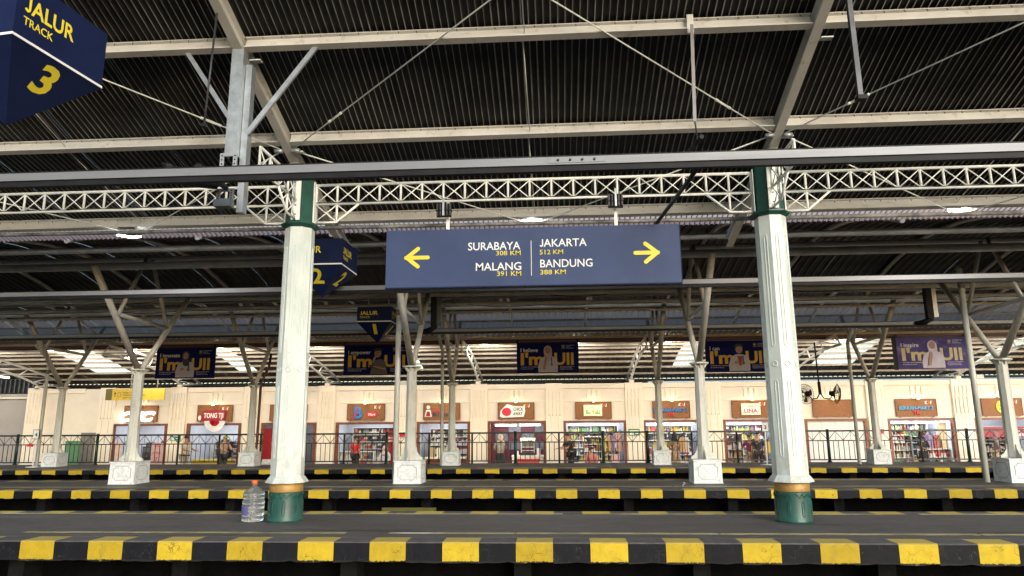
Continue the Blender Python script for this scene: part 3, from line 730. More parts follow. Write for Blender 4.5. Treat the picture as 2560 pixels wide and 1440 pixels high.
def branch_column(x, y, lab, ped, sh, ztop, B=True, group=None):
    T = thing('branching_column', lab, 'column', (x, y, 0), group)
    hw = ped[0]/2; ph = ped[1]
    G().lathe((x, y, 0), [(hw*1.414*1.0, 0), (hw*1.414*.965, .02), (hw*1.414*.94, ph-.03), (hw*1.414*1.0, ph-.025), (hw*1.414*1.0, ph)], 4, sm=False, ph=math.pi/4).build('pedestal', m_ped, T)
    g = G()                                               # notched panel outline on each side
    for k in range(4):
        a = k*math.pi/2; q = hw*.66; zt = ph-.09; zb = .08; n_ = .055
        loop = [(-q+n_, zb), (q-n_, zb), (q-n_*.8, zb+n_*.8), (q, zb+n_), (q, zt-n_), (q-n_*.8, zt-n_*.8), (q-n_, zt), (-q+n_, zt), (-q+n_*.8, zt-n_*.8), (-q, zt-n_), (-q, zb+n_), (-q+n_*.8, zb+n_*.8), (-q+n_, zb)]
        pts = [(x+u*math.cos(a)+(hw*.967-.004)*math.sin(a), y+u*math.sin(a)-(hw*.967-.004)*math.cos(a), z) for u, z in loop]
        g.tube(pts, .007, 5, caps=False)
    g.build('panel_moulding', m_line, T)
    r = sh
    G().lathe((x, y, 0), [(r*1.22, ph+.005), (r*1.12, ph+.5), (r, ztop-.06)], 8, sm=False, ph=math.pi/8).build('shaft', m_post, T)
    fm = []
    for k in range(4):
        a = k*math.pi/2+math.pi/4*0
        poly = [(r*.9, ph+.004), (hw*.92, ph+.004), (hw*.90, ph+.05), (hw*.68, ph+.09), (hw*.50, ph+.17), (hw*.46, ph+.26), (r*.9, ph+.27)]
        pts = [(u, -.02, z) for u, z in poly]+[(u, .02, z) for u, z in poly]
        W = [(x+u*math.cos(a)-v*math.sin(a), y+u*math.sin(a)+v*math.cos(a), z) for u, v, z in pts]; n = len(poly)
        gg = G().add(W, [list(range(n)), list(range(n, 2*n))[::-1]]+[[i, n+i, n+(i+1) % n, (i+1) % n] for i in range(n)]); gg.build('foot_gusset', m_post, T)
    G().lathe((x, y, 0), [(r*1.9, ztop-.03), (r*1.9, ztop)], 8, sm=False, ph=math.pi/8).build('cap_plate', m_post, T)
    g = G()
    for k in range(8):
        a = k*math.pi/4; u0, u1 = r*.85, r*1.7
        W = [(x+u*math.cos(a)-v*math.sin(a), y+u*math.sin(a)+v*math.cos(a), z) for v in (-.008, .008) for u, z in ((u0, ztop-.032), (u1, ztop-.032), (u0, ztop-.14))]
        g.add(W, [(0, 1, 2), (3, 5, 4), (0, 3, 4, 1), (1, 4, 5, 2), (2, 5, 3, 0)])
    g.build('cap_gussets', m_post, T)
    z1 = 4.36
    A = [(y-.06, ztop), (y-.95, 3.52), (y-1.85, z1)]; Bk = [(y+.06, ztop), (y+.95, 3.50), (y+(1.80 if B else 1.65), z1 if B else z1+.08)]
    G().tube([(x, A[0][0], A[0][1]), (x, A[2][0], A[2][1])], .066, 12).build('arm', m_tube, T)
    G().tube([(x, Bk[0][0], Bk[0][1]), (x, Bk[2][0], Bk[2][1])], .060, 12).build('arm', m_tube, T)
    G().tube([(x, y-.95, 3.47), (x, y-.1, 4.92)], .042, 10).build('inner_strut', m_tube, T)
    G().tube([(x, y+.93, 3.45), (x, y+.1, 4.92)], .042, 10).build('inner_strut', m_tube, T)
    G().tube([(x, y-.9, 3.50), (x, y+.9, 3.46)], .042, 10).build('cross_tie', m_tube, T)
    return T
adjB = ['with chipped paint on its pedestal, left of the jug column', 'with a drainpipe, under the left end of the direction sign', 'just left of the gold-banded column', 'with a drainpipe at the right edge']
for i in range(4):
    branch_column(-9.147+6.066*i, 15.02-.32, 'branching tube column on the middle platform '+adjB[i], (.58, .46), .105, 2.42)
adjC = ['farthest left, next to a standing notice', 'behind the water jug, by the red cabinet', 'behind the direction sign, between the gudeg and fried chicken shops', 'in front of the shop with blue letters', 'near the double fan']
for i in range(5):
    branch_column(-15.23+6.066*i, 20.62, 'branching tube column on the far platform '+adjC[i], (.50, .40), .095, 2.38, False)
for (x, y, zt, lab) in ((-3.375, 14.62, 3.93, 'cream drainpipe beside the column under the left end of the direction sign'), (8.42, 14.62, 4.3, 'cream drainpipe leaning beside the right-edge column'),
                        (-3.37, 20.45, 3.35, 'cream drainpipe with a bend beside the far column behind the direction sign'), (8.42, 20.45, 3.35, 'cream drainpipe with a bend by the double fan'), (-15.66, 20.45, 3.2, 'cream drainpipe beside the farthest left column')):
    T = thing('drainpipe', lab, 'pipe', (x, y, 0))
    G().tube([(x, y, .0), (x, y, zt), (x-.02, y-.05, zt+.06), (x-.05, y-.55, zt+.42)] if zt < 3.5 else [(x, y, 0), (x, y, zt)], .058 if y < 16 else .05, 12).build('pipe', m_post, T)
    G().tube([(x, y, zt-.42), (x, y, zt-.30)], .064 if y < 16 else .056, 12).build('band', M('pipe band', (.16, .15, .13), .6), T)
    if y < 16: G().box(x+.06, x+.2, y-.02, y+.02, 2.02, 2.10).build('wall_tie', m_post, T)

# speakers / boxes on the back rail
for x, z, lab in ((-3.03, 4.02, 'black hanging column speaker right of the sign with number 1'), (9.0, 4.02, 'black box hanger beside a silver plate left of the right-edge column')):
    T = thing('hanging_bracket', lab, 'bracket', (x, 17, z))
    G().box(x-.08, x+.06, 16.95, 17.1, z-.42, z+.4).build('casing', m_black, T)
    G().box(x+.07, x+.17, 16.97, 17.08, z-.40, z+.36).build('side_plate', m_galvd if x < 0 else m_galv, T)
    G().tube([(x+.05, 17.0, z-.42), (x-.10, 17.1, z-.50), (x-.32, 17.15, z-.52)], [.05, .07, .03], 10).build('insulator', m_black, T)

# pipes and lamps in the back half of canopy B
for k, (y, z, r) in enumerate(((17.3, 4.60, .03), (17.65, 4.42, .035))):
    tag(G().tube([(-18, y, z), (15, y, z)], r, 8).build('service_pipe', m_tube), ('upper' if k == 0 else 'lower')+' thin service pipe running between the two tube canopies', 'pipe')

for k, (y, z, sg, lab) in enumerate(((17.45, 4.46, .10, 'thin black cable sagging in loops under the middle canopy'), (18.1, 4.30, .07, 'second thin black cable looping in front of the grey canopy'))):
    pts = []
    for i in range(18*8+1):
        u = i/8; f = u-math.floor(u); pts.append((-18+1.95*u+.25*math.sin(k+math.floor(u)*1.7), y, z-sg*(.6+.4*math.sin(math.floor(u)*2.3+k))*4*f*(1-f)))
    tag(G().tube(pts, .009, 5).build('cable', m_black), lab, 'cable')
# ================================================================== GUTTER + ROOF D (concourse) + trusses
tag(G().box(-24, 20, 23.0, 23.12, 3.80, 3.90).box(-24, 20, 22.9, 23.0, 3.86, 3.93).build('gutter', m_redg), 'dark red gutter running above the row of banners', 'gutter')
RD = thing('canopy_roof', 'light corrugated concourse roof on many cream purlins in front of the shops', 'roof', (0, 26, 3.5))
def zD(y):
    P = [(22.6, 4.02), (23.5, 3.99), (24.9, 3.84), (26.2, 3.58), (27.6, 3.22), (28.8, 2.86), (31, 2.15)]
    for (a, za), (b, zb) in zip(P, P[1:]):
        if y <= b: return za+(zb-za)*(y-a)/(b-a)
    return P[-1][1]
prD = [(y, zD(y)+.09) for y in (22.7, 23.5, 24.2, 24.9, 25.6, 26.2, 26.9, 27.6, 28.2, 28.8)]
d1 = sheet_mesh('roof_sheet', prD, .19, 4, .035, .55, .12, [m_roofd, m_roofd])
prDs = [p for p in prD if p[0] <= 24.3]; 
dsky = sheet_mesh('skylight_sheet', prD[2:8], .19, 4, .035, .55, .12, [m_skyl, m_skyl])
dtop = sheet_mesh('roof_sheet', prD[:3], .19, 4, .035, .55, .12, [m_roofd, m_roofd]); dend = sheet_mesh('roof_sheet', prD[7:], .19, 4, .035, .55, .12, [m_roofd, m_roofd])
prE = [(28.86, zD(28.86)+.10), (29.6, zD(29.6)+.10), (31, zD(31)+.1)]
e1 = sheet_mesh('eaves_sheet', prE, .19, 4, .035, .55, .12, [m_roofd, m_roofd]); e2 = sheet_mesh('eaves_sheet', prE, .19, 4, .035, .55, .12, [m_tinsl, m_tinsl])
skyx = [-18.3, -12.55, -5.9, 5.0, 10.6, 16.2, -24]
nD = 60
for i in range(nD):
    x = -25+i*.758
    if any(abs(x+.38-s) < .56 for s in skyx):
        share('roof_sheet', dtop, RD, (x, 0, 0)); share('skylight_sheet', dsky, RD, (x, 0, 0)); share('roof_sheet', dend, RD, (x, 0, 0))
    else: share('roof_sheet', d1, RD, (x, 0, .003*(i % 2)))
    share('eaves_sheet', e2 if x > 3.4 else e1, RD, (x, 0, 0))
pm = G().ibeam((-25, 0, 0), (20, 0, 0), .075, .055, .008, .008).mesh('purlin', M('beige purlin paint', (.52, .45, .35), .5, var=.1, sc=2, dirt=.35, dcol=(.32, .26, .19)))
for k, y in enumerate((23.2, 23.62, 24.05, 24.5, 24.98, 25.5, 26.05, 26.65, 27.3, 28.0)):
    share('purlin', pm, RD, (0, y, zD(y)+.0))
G().bar((-25, 28.75, zD(28.75)-.01), (20, 28.75, zD(28.75)-.01), .08, .1).build('eaves_beam', m_roof, RD)
for i, x in enumerate((-20.95, -15.0, -9.0, -3.03, 2.88, 8.83, 14.95)):
    lab = 'arched double-chord roof truss '+['at the far left above the grey wall', 'landing behind the yellow exit sign', 'rising right of the jug column', 'landing between the gudeg and fried chicken shops', 'landing right of the green-lettered kiosk', 'behind the gold-banded column', 'landing at the shop with blue letters on the right'][i]
    T = thing('roof_truss', lab, 'truss', (x, 27, 2.64))
    up = [(22.3, 3.86), (23.6, 3.82), (24.9, 3.68), (26.3, 3.45), (27.6, 3.18), (28.6, 2.9)]
    lo = [(22.0, 3.52), (23.4, 3.50), (24.66, 3.33), (25.8, 3.12), (26.6, 2.92), (26.95, 2.78)]
    G().tube([(x, y, z-.03) for y, z in up], .042, 10).build('upper_chord', m_white, T)
    G().tube([(x, y, z) for y, z in lo], .042, 10).build('lower_chord', m_white, T)
    g = G()
    for j in range(6):
        g.tube([(x, up[j][0], up[j][1]-.03), (x, lo[j][0]+.0, lo[j][1])], .026, 6)
        if j < 5: g.tube([(x, up[j+1][0], up[j+1][1]-.03), (x, lo[j][0], lo[j][1])], .016, 6)
    g.build('web_struts', m_white, T)
    G().box(x-.09, x+.09, 26.86, 27.05, 2.655, 2.78).build('bearing_block', m_walltrim, T)

# ================================================================== BANNERS
m_fs = [mats_color('print skin', (.36, .19, .13)), mats_color('print white coat', (.42, .40, .48)), mats_color('print scarf pink', (.45, .30, .32)), mats_color('print dark', (.012, .012, .02)), mats_color('print shirt grey', (.09, .085, .08)), mats_color('print red', (.30, .02, .03)), mats_color('print pale', (.62, .58, .74)), mats_color('print lip', (.30, .08, .07))]
def banner(x0, x1, z0, z1, word, fig, lab, faded=False, cut=''):
    y = 22.86; T = thing('hanging_banner', lab, 'banner', ((x0+x1)/2, y, z1), None)
    W, H = x1-x0, z1-z0
    G().box(x0, x1, y, y+.07, z0, z1).build('panel', m_ban2 if faded else m_ban, T)
    for x in (x0+.02, x1-.02): G().box(x-.035, x+.035, y+.01, y+.06, z1+.001, z1+.12).build('hanger', m_black, T)
    if faded: G().box(x0-.10, x0-.002, y-.01, y+.08, z0-.02, z1+.04).build('side_frame', m_black, T)
    ye = y-.003; amb = m_yelp if faded else m_yelb; wt = m_wht if not faded else m_wht
    def bx(u): return x0+u*W
    def bz(v): return z0+v*H
    text(T, 'I '+word, bx(.065), bz(.70), H*.118, ye, wt, bold=.012)
    text(T, "I'm", bx(.065), bz(.28), H*.365, ye, amb, bold=.035, wd=W*.36); text(T, 'UII', bx(.61), bz(.28), H*.365, ye, amb, bold=.03, wd=W*.31)
    sm_ = m_fs[6] if not faded else m_wht
    g = G(); letters(g, 'Temukan versi terbaikmu', bx(.065), bz(.19), H*.035, ye, wd=W*.28); letters(g, 'di pmb.uii.ac.id', bx(.065), bz(.13), H*.035, ye, wd=W*.20)
    letters(g, 'UNIVERSITAS', bx(.80), bz(.885), H*.03, ye, wd=W*.14); letters(g, 'ISLAM', bx(.80), bz(.84), H*.03, ye, wd=W*.07); letters(g, 'INDONESIA', bx(.80), bz(.795), H*.03, ye, wd=W*.12)
    for k, ww in enumerate((.22, .18, .20)): letters(g, ('Alumni Fakultas', 'Kedokteran UII', 'Angkatan dan Profesi')[k], bx(.70), bz(.20-.045*k), H*.028, ye, wd=W*ww)
    g.build('small_print', sm_, T, kind='stuff')
    g = G(); cx, cz = bx(.755), bz(.855)
    for a, b in ((cx-.05, cx-.045), (cx+.045, cx+.05)): g.box(a, b, ye-.001, ye+.002, cz-.065, cz+.065)
    for a, b in ((cz-.065, cz-.06), (cz+.06, cz+.065)): g.box(cx-.044, cx+.044, ye-.001, ye+.002, a, b)
    g.prism(ell(cx, cz+.012, .028, .03, 12), ye-.001, ye+.002); g.box(cx-.005, cx+.005, ye-.001, ye+.002, cz-.05, cz-.018); g.build('crest', m_yelp, T)
    g = G(); L = [0]
    def poly(pts, m): L[0] += 1; g.prism([(bx(a), bz(b)) for a, b in pts], ye-.003-.0025*L[0], ye-.001, m)
    def el(cu, cv, ru, rv, m, n=18): poly([(cu+ru*math.cos(R(360*i/n)), cv+rv*math.sin(R(360*i/n))) for i in range(n)], m)
    coat = 1 if fig != 'tee' else 4
    if faded: coat = 6
    body = [(.35, .03), (.345, .22), (.37, .40), (.41, .50), (.46, .56), (.55, .56), (.61, .52), (.65, .42), (.665, .22), (.66, .03)]
    if fig == 'tee': body = [(.40, .03), (.43, .30), (.46, .48), (.54, .53), (.60, .50), (.63, .40), (.64, .2), (.66, .03)]
    poly(body, coat)
    if fig in ('hijab', 'hijabdark'):
        sc_ = 2 if fig == 'hijab' else 3
        if faded: sc_ = 6
        el(.505, .73, .068, .17, sc_); poly([(.44, .66), (.47, .44), (.52, .38), (.57, .46), (.575, .68)], sc_)
        el(.505, .74, .045, .115, 0)
    else:
        poly([(.47, .50), (.51, .40), (.56, .50)], 5 if fig == 'man' else 4); el(.51, .72, .052, .135, 0); poly([(.455, .74), (.45, .84), (.49, .90), (.55, .89), (.57, .82), (.565, .76), (.54, .81), (.48, .80)], 3)
        if fig == 'man': poly([(.485, .5), (.50, .20), (.54, .20), (.55, .5)], 5)
    for u in (.488, .525): el(u, .755, .006, .010, 3, 8)
    el(.507, .675, .016, .014, 7, 10)
    if fig == 'hijab': poly([(.42, .12), (.46, .10), (.50, .48), (.48, .56), (.455, .50)], 0)
    if fig == 'tee': poly([(.38, .34), (.52, .30), (.50, .20), (.40, .26)], 3); poly([(.42, .28), (.62, .16), (.64, .22), (.48, .30)], 0); poly([(.44, .40), (.49, .60), (.46, .62), (.43, .45)], 0)
    if fig in ('hijabdark', 'man'): el(.46, .30, .03, .05, 0, 10); el(.56, .28, .03, .05, 0, 10)
    if not faded and fig != 'tee': poly([(.555, .52), (.57, .50), (.575, .30), (.56, .30)], 3); el(.568, .27, .015, .03, 3, 10)
    g.build('printed_figure', m_fs, T)
banner(-13.66, -11.60, 2.76, 3.79, 'innovate', 'hijabdark', 'dark blue banner reading I innovate, showing a woman in a black headscarf')
banner(-7.12, -4.85, 2.80, 3.80, 'empower', 'tee', 'dark blue banner reading I empower, showing a man holding a tablet')
banner(-1.29, .75, 2.795, 3.80, 'believe', 'hijab', 'dark blue banner reading I believe, showing a woman in a pale headscarf')
banner(4.88, 6.98, 2.765, 3.78, 'can', 'man', 'dark blue banner reading I can, showing a doctor in a white coat')
banner(10.92, 13.10, 2.79, 3.80, 'inspire', 'hijab', 'faded purple banner reading I inspire, at the right by the double fan', faded=True)

# ================================================================== SHOP BUILDING
YW = 27.0
SB = thing('shop_building', 'cream plastered shop row with pilasters behind the railing', 'building', (0, 27, -.8))
cent = [-17.95, -15.02, -12.0, -9.0, -5.82, -3.0, -.09, 2.95, 5.9, 8.83, 11.9, 15.0, 18.1]
BAYS = [(-17.70, -15.42), (-14.62, -12.42), (-11.60, -9.40), (-8.62, -6.25), (-5.42, -3.35), (-2.66, -.42), (.24, 2.63), (3.26, 5.57), (6.25, 8.45), (9.25, 11.52), (12.28, 14.67), (15.33, 17.75)]
for i, c in enumerate(cent):
    a, b = BAYS[i-1][1] if i > 0 else c-.33, BAYS[i][0] if i < len(BAYS) else c+.33
    major = i % 2 == 1
    G().box(a+.002, b-.002, YW, YW+.3, -.8, 2.64).build('wall_pier', m_wall, SB)
    hw = .33
    p = G().box(c-hw, c+hw, YW-.10, YW-.001, -.8, 2.68).build('pilaster', m_walltrim, SB)
    g = G()
    if major:       # stepped vertical strips
        for k, dx in enumerate((-.22, -.08, .06, .20)):
            g.box(c+dx-.035, c+dx+.035, YW-.145, YW-.101, 1.42, 2.06 if k % 2 else 2.08); g.box(c+dx-.012, c+dx+.058, YW-.135, YW-.101, 2.10, 2.45)
            g.box(c+dx-.03, c+dx+.03, YW-.118, YW-.101, .95, 1.38)
    else:
        for k, dx in enumerate((-.21, -.07, .07, .21)): g.box(c+dx-.004, c+dx+.004, YW-.106, YW-.101, 1.50, 2.35)
        for dx in (-.14, .14): g.box(c+dx-.004, c+dx+.004, YW-.106, YW-.101, .90, 1.50)
    g.build('relief_strips', m_wall if major else m_groove, SB)
    if not major:
        g = G()
        for dx in (-.21, -.07, .07, .21): g.lathe((c+dx, YW-.101, 1.47), [(.022, 0), (.015, -.02)], 8, axis='y')
        g.build('relief_studs', m_groove, SB, kind='stuff')
for i, (a, b) in enumerate(BAYS):
    c = (a+b)/2
    G().box(a, b, YW, YW+.3, 1.26, 2.64).build('lintel_wall', m_wall, SB)
    G().box(a-.05, b+.05, YW-.05, YW-.001, 2.48, 2.66).build('cornice', m_walltrim, SB)
    G().box(a, c-.22, YW-.03, YW-.001, 1.985, 2.02).build('ledge', m_walltrim, SB); G().box(c+.22, b, YW-.03, YW-.001, 1.985, 2.02).build('ledge', m_walltrim, SB)
    g = G()
    for dx in (-.20, 0, .20): g.box(c+dx-.07, c+dx+.07, YW-.045, YW-.001, 2.10, 2.44)
    g.build('relief_panels', m_walltrim, SB)
    # door frame
    f = G().box(a, b, YW-.04, YW+.1, 1.17, 1.255).build('door_frame', m_wood, SB)
    G().box(a, a+.10, YW-.04, YW+.1, -.8, 1.168).build('frame_post', m_wood, f); G().box(b-.10, b, YW-.04, YW+.1, -.8, 1.168).build('frame_post', m_wood, f)
    for o in f.children: pass
for o in list(COL.objects):
    if o.name.startswith('frame_post'): pass
# interior rooms
m_room = [m_shade, M('maroon room panel', (.09, .012, .02), .5), M('grey room panel', (.13, .13, .15), .5), m_floor]
for i, (a, b) in enumerate(BAYS):
    if i == 9: continue
    g = G(); y0, y1 = YW+.301, 29.3
    dark = i in (2, 5)
    mm = 1 if i == 5 else (2 if i == 2 else 0)
    g.box(a-.25, a-.2, y0, y1, -.8, 1.6, 0 if not dark else 2); g.box(b+.2, b+.25, y0, y1, -.8, 1.6, 0 if not dark else 2)
    g.box(a-.2, b+.2, y1, y1+.05, -.8, 1.6, mm); g.box(a-.25, b+.25, y0, y1, 1.601, 1.65, 0)
    if i == 5:
        for k in range(4):
            for j in range(4):
                if (k+j) % 2: g.box(a+.1+k*.55, a+.1+k*.55+.5, y1-.03, y1-.002, .1+j*.35, .1+j*.35+.33, 2)
    g.build('shop_interior', m_room, SB)
G().box(-24, 20, YW+.3, 29.4, 2.3, 2.36).build('building_roof', m_wall, SB)
G().box(-19.9, -17.98+.3*0-.3, YW, YW+.3, -.8, 2.64).build('plain_wall', m_wall, SB)
# left plain wall with service door
G().box(-20.6, -18.95, YW-.002-.05, YW-.003, 2.48, 2.66).build('cornice', m_walltrim, SB)
G().box(-18.95, -18.28, YW-.03, YW-.004, -.8, .92).build('service_door', M('grey service door', (.20, .18, .155), .6), SB)
G().box(-21.3, -20.62, YW-.14, YW+.3, -.8, 2.70).build('pilaster', m_walltrim, SB)
g = G()
for dx in (-.24, -.10, .04, .18): g.box(-20.96+dx-.03, -20.96+dx+.03, YW-.165, YW-.141, 1.3, 2.05); g.box(-20.96+dx, -20.96+dx+.06, YW-.155, YW-.141, 2.08, 2.5)
g.build('relief_strips', m_wall, SB)
G().box(-20.61, -19.9, YW, YW+.3, -.8, 2.64).build('plain_wall', m_wall, SB)
tag(G().box(-26, -21.31, 27.4, 27.6, -.8, 2.5).build('side_wall', m_greyw), 'plain grey wall at the far left end of the concourse', 'wall')
T = thing('louvre_screen', 'dark slatted screen above the grey wall at the far left', 'screen', (-23.5, 27.5, 2.6))
for k in range(22): G().box(-25.8+k*.2, -25.8+k*.2+.05, 27.45, 27.5, 2.55, 3.1).build('slat', m_galvd, T)
G().box(-25.9, -21.3, 27.51, 27.54, 2.55, 3.1).build('backing', m_roof, T)

# ---- shutter of the closed shop
a, b = BAYS[9]
T = thing('roller_shutter', 'closed white shutter under the blank rattan board', 'shutter', ((a+b)/2, 27, -.8))
for k in range(4): G().box(a+.10+k*(b-a-.2)/4+.004, a+.10+(k+1)*(b-a-.2)/4-.004, YW+.02, YW+.05, -.8, 1.165).build('shutter_panel', M('shutter white', (.66, .65, .63), .5, var=.04), T)

# ---- boards with shop names
def kai(T, x, z, h, y):
    letters(G(), 'K', x, z, h, y, bold=.03, extr=.06, wd=h*.85, shear=.2).build('lettering', m_wht, T)
    letters(G(), 'A', x+h*.8, z, h, y, bold=.03, extr=.06, wd=h*.95, shear=.2).build('lettering', m_or, T)
    letters(G(), 'I', x+h*1.75, z, h, y, bold=.04, extr=.06, shear=.2).build('lettering', m_wht, T)
m_or = mats_color('orange lettering', (.80, .16, .02)); m_blue = mats_color('blue lettering', (.02, .20, .55)); m_redl = mats_color('red lettering', (.60, .02, .05))
m_grl = mats_color('green lettering', (.14, .38, .03)); m_crm = mats_color('cream sign face', (.85, .80, .62)); m_nvl = mats_color('navy lettering', (.02, .04, .10)); m_mar = mats_color('maroon sign face', (.30, .01, .03)); m_pnk = mats_color('pink lettering', (.65, .05, .18))
m_mag = mats_color('magenta ribbon', (.35, .03, .14)); m_yl2 = mats_color('yellow disc', (.75, .60, .03))
BW = {0: (-17.20, -15.86), 1: (-14.19, -12.80), 2: (-11.25, -9.80), 3: (-8.15, -6.70), 4: (-5.15, -3.75), 5: (-2.25, -.88), 6: (.72, 2.07), 7: (3.66, 5.02), 8: (6.62, 8.0), 9: (9.60, 11.0), 10: (12.62, 14.05), 11: (15.70, 17.10)}
BL = ['rattan board with large glowing white letters', 'rattan board with a maroon tea-shop sign and red-white rosette', 'rattan board partly hidden behind the jug column', 'rattan board with a blue letter B and red oval', 'rattan board with dark serif letters behind the drainpipe', 'rattan board with a white and red fried-chicken sign', 'rattan board with green letters on a cream plate', 'rattan board with raised blue letters right of the green exit sign', 'rattan board with pink letters on a cream plate', 'blank rattan board behind the double fan', 'rattan board with raised pale blue letters at the right', 'rattan board with a round yellow emblem at the right edge']
for i, (a, b) in BW.items():
    T = thing('shop_board', BL[i], 'sign', ((a+b)/2, 26.9, 1.36)); c = (a+b)/2; y = 26.93; z0, z1 = 1.345, 1.94
    G().box(a, b, y, y+.06, z0, z1).build('board', m_rat, T)
    g = G(); g.box(a-.02, a, y-.015, y+.06, z0-.02, z1+.02); g.box(b, b+.02, y-.015, y+.06, z0-.02, z1+.02); g.box(a, b, y-.015, y+.06, z1, z1+.02); g.box(a, b, y-.015, y+.06, z0-.02, z0); g.build('board_frame', m_wood, T)
    for sx_ in (a+.12, b-.12): G().box(sx_-.01, sx_+.01, y, y+.03, z0-.06, z0-.021).build('foot', m_wood, T)
    if i not in (0, 2, 9): kai(T, b-.40, z1-.17, .11, y-.01)
    if i == 0: text(T, 'CFC', c-.12, z0+.02, .34, y-.02, m_glow, align='C', bold=.05, wd=1.45, shear=.35, extr=.08)
    if i == 1:
        G().prism([(c-.47, z0+.02), (c-.50, z0+.1), (c-.47, z0+.38), (c-.40, z0+.42), (c+.40, z0+.42), (c+.47, z0+.36), (c+.44, z0+.06), (c+.36, z0+.0)], y-.05, y-.001).build('name_plate', m_mar, T)
        text(T, 'TONG TJI', c-.02, z0+.12, .18, y-.055, m_wht, align='C', bold=.03, wd=.80)
        g = G()
        for k in range(24):
            t0, t1 = math.pi+math.pi*k/24, math.pi+math.pi*(k+1)/24; tm = (t0+t1)/2
            for r0, r1, mi in ((0, .20, 0), (.20, .42, 1)):
                p = lambda r, t, dy: (c+.05+r*math.cos(t), y-.06-dy, z0-.0+r*math.sin(t))
                g.add([p(r0, t0, 0), p(r1, t0, 0), p(r1, tm, .03), p(r0, tm, .03), p(r1, t1, 0), p(r0, t1, 0)], [(0, 1, 2, 3), (3, 2, 4, 5)], mi)
        g.build('rosette', [m_redl, m_wht], T)
        G().prism(ell(c-.60, z0+.12, .06, .10, 10), y-.02, y-.001).build('emblem', m_wht, T)
    if i == 3:
        text(T, 'B', c-.30, z0+.07, .40, y-.03, m_blue, align='C', bold=.04, extr=.05); G().prism([(c-.46, z0+.05), (c-.40, z0+.05), (c-.28, z0+.40), (c-.31, z0+.5), (c-.40, z0+.35)], y-.06, y-.03).build('ribbon', m_mag, T)
        G().prism(ell(c+.24, z0+.20, .20, .10, 20), y-.03, y-.001).build('oval_plate', m_redl, T); text(T, 'Mart', c+.24, z0+.155, .10, y-.035, m_wht, align='C', bold=.02, shear=.2); text(T, '-', c-.03, z0+.16, .12, y-.01, m_redl, align='C', bold=.03)
    if i == 4:
        g = G().prism(ell(c-.52, z0+.46, .07, .07, 14), y-.03, y-.001, 0).prism([(c-.66, z0+.10), (c-.60, z0+.36), (c-.44, z0+.36), (c-.38, z0+.10)], y-.03, y-.001, 0)
        g.prism([(c-.62, z0+.12), (c-.57, z0+.30), (c-.47, z0+.30), (c-.42, z0+.12)], y-.035, y-.031, 1); g.build('figure_emblem', [m_wht, m_mar], T)
        text(T, 'GUDEG', c-.34, z0+.26, .09, y-.02, m_redl, bold=.02, wd=.42); text(T, 'BU JUAT', c-.34, z0+.12, .12, y-.02, m_nvl, bold=.03, wd=.72)
    if i == 5:
        G().prism([(c-.62, z0+.08), (c-.52, z0+.04), (c+.30, z0+.07), (c+.36, z0+.30), (c+.32, z0+.46), (c-.1, z0+.48), (c-.34, z0+.55), (c-.44, z0+.46), (c-.60, z0+.30)], y-.04, y-.001).build('name_plate', m_wht, T)
        G().prism(ell(c-.36, z0+.26, .18, .16, 16), y-.05, y-.041).build('red_emblem', m_redl, T)
        text(T, 'CHICK', c-.10, z0+.30, .12, y-.045, m_nvl, bold=.03, wd=.38, shear=.15); text(T, 'AWAY', c-.12, z0+.13, .12, y-.045, m_nvl, bold=.03, wd=.38, shear=.15)
    if i in (6, 8):
        G().box(c-.37, c+.33, y-.05, y-.001, z0+.08, z0+.50).build('name_plate', m_crm, T)
        text(T, 'Kios' if i == 6 else 'KIOS', c-.02, z0+.36, .065, y-.052, m_grl if i == 6 else m_pnk, align='C', bold=.015)
        text(T, 'Bu YuLi' if i == 6 else 'LINA', c-.02, z0+.16, .14, y-.052, m_grl if i == 6 else m_pnk, align='C', bold=.03, wd=.54 if i == 6 else .50)
    if i in (7, 10):
        text(T, 'BERKAH-MART '+('1' if i == 7 else '2'), c-.02, z0+.22, .13, y-.02, m_blue if i == 7 else mats_color('pale blue lettering', (.10, .30, .50)), align='C', bold=.03, wd=1.24, extr=.12)
        text(T, 'YK', c-.02, z0+.05, .13, y-.02, m_redl, align='C', bold=.03, extr=.12)
    if i == 11:
        G().prism(ell(c+.02, z0+.30, .25, .25, 24), y-.03, y-.001).build('round_emblem', m_yl2, T)
        text(T, 'GUDEG', c+.02, z0+.32, .07, y-.035, m_nvl, align='C', bold=.02); text(T, 'YU DJUM', c+.02, z0+.20, .06, y-.035, m_nvl, align='C', bold=.02)
    # spot lamp above the board
    L = thing('sign_spotlight', 'small cream spotlight above the '+BL[i].replace('rattan board', 'board'), 'spotlight', (c, 26.8, 2.0))
    G().box(c-.13, c+.13, 26.88, 26.96, 1.975, 2.01).build('mount', m_crm, L); G().tube([(c, 26.88, 1.99), (c+.02, 26.72, 2.02)], .012, 6).build('arm', m_crm, L)
    G().tube([(c-.05, 26.72, 2.03), (c+.05, 26.74, 1.99)], .035, 8).build('head', m_crm, L); G().box(c-.04, c+.05, 26.70, 26.76, 1.948, 1.955).build('lens', m_warm, L)
    l = lamp('spot_light', (c, 26.62, 2.08), 1.6, .10, (1, .74, .42), (R(25), 0, 0), parent=L)

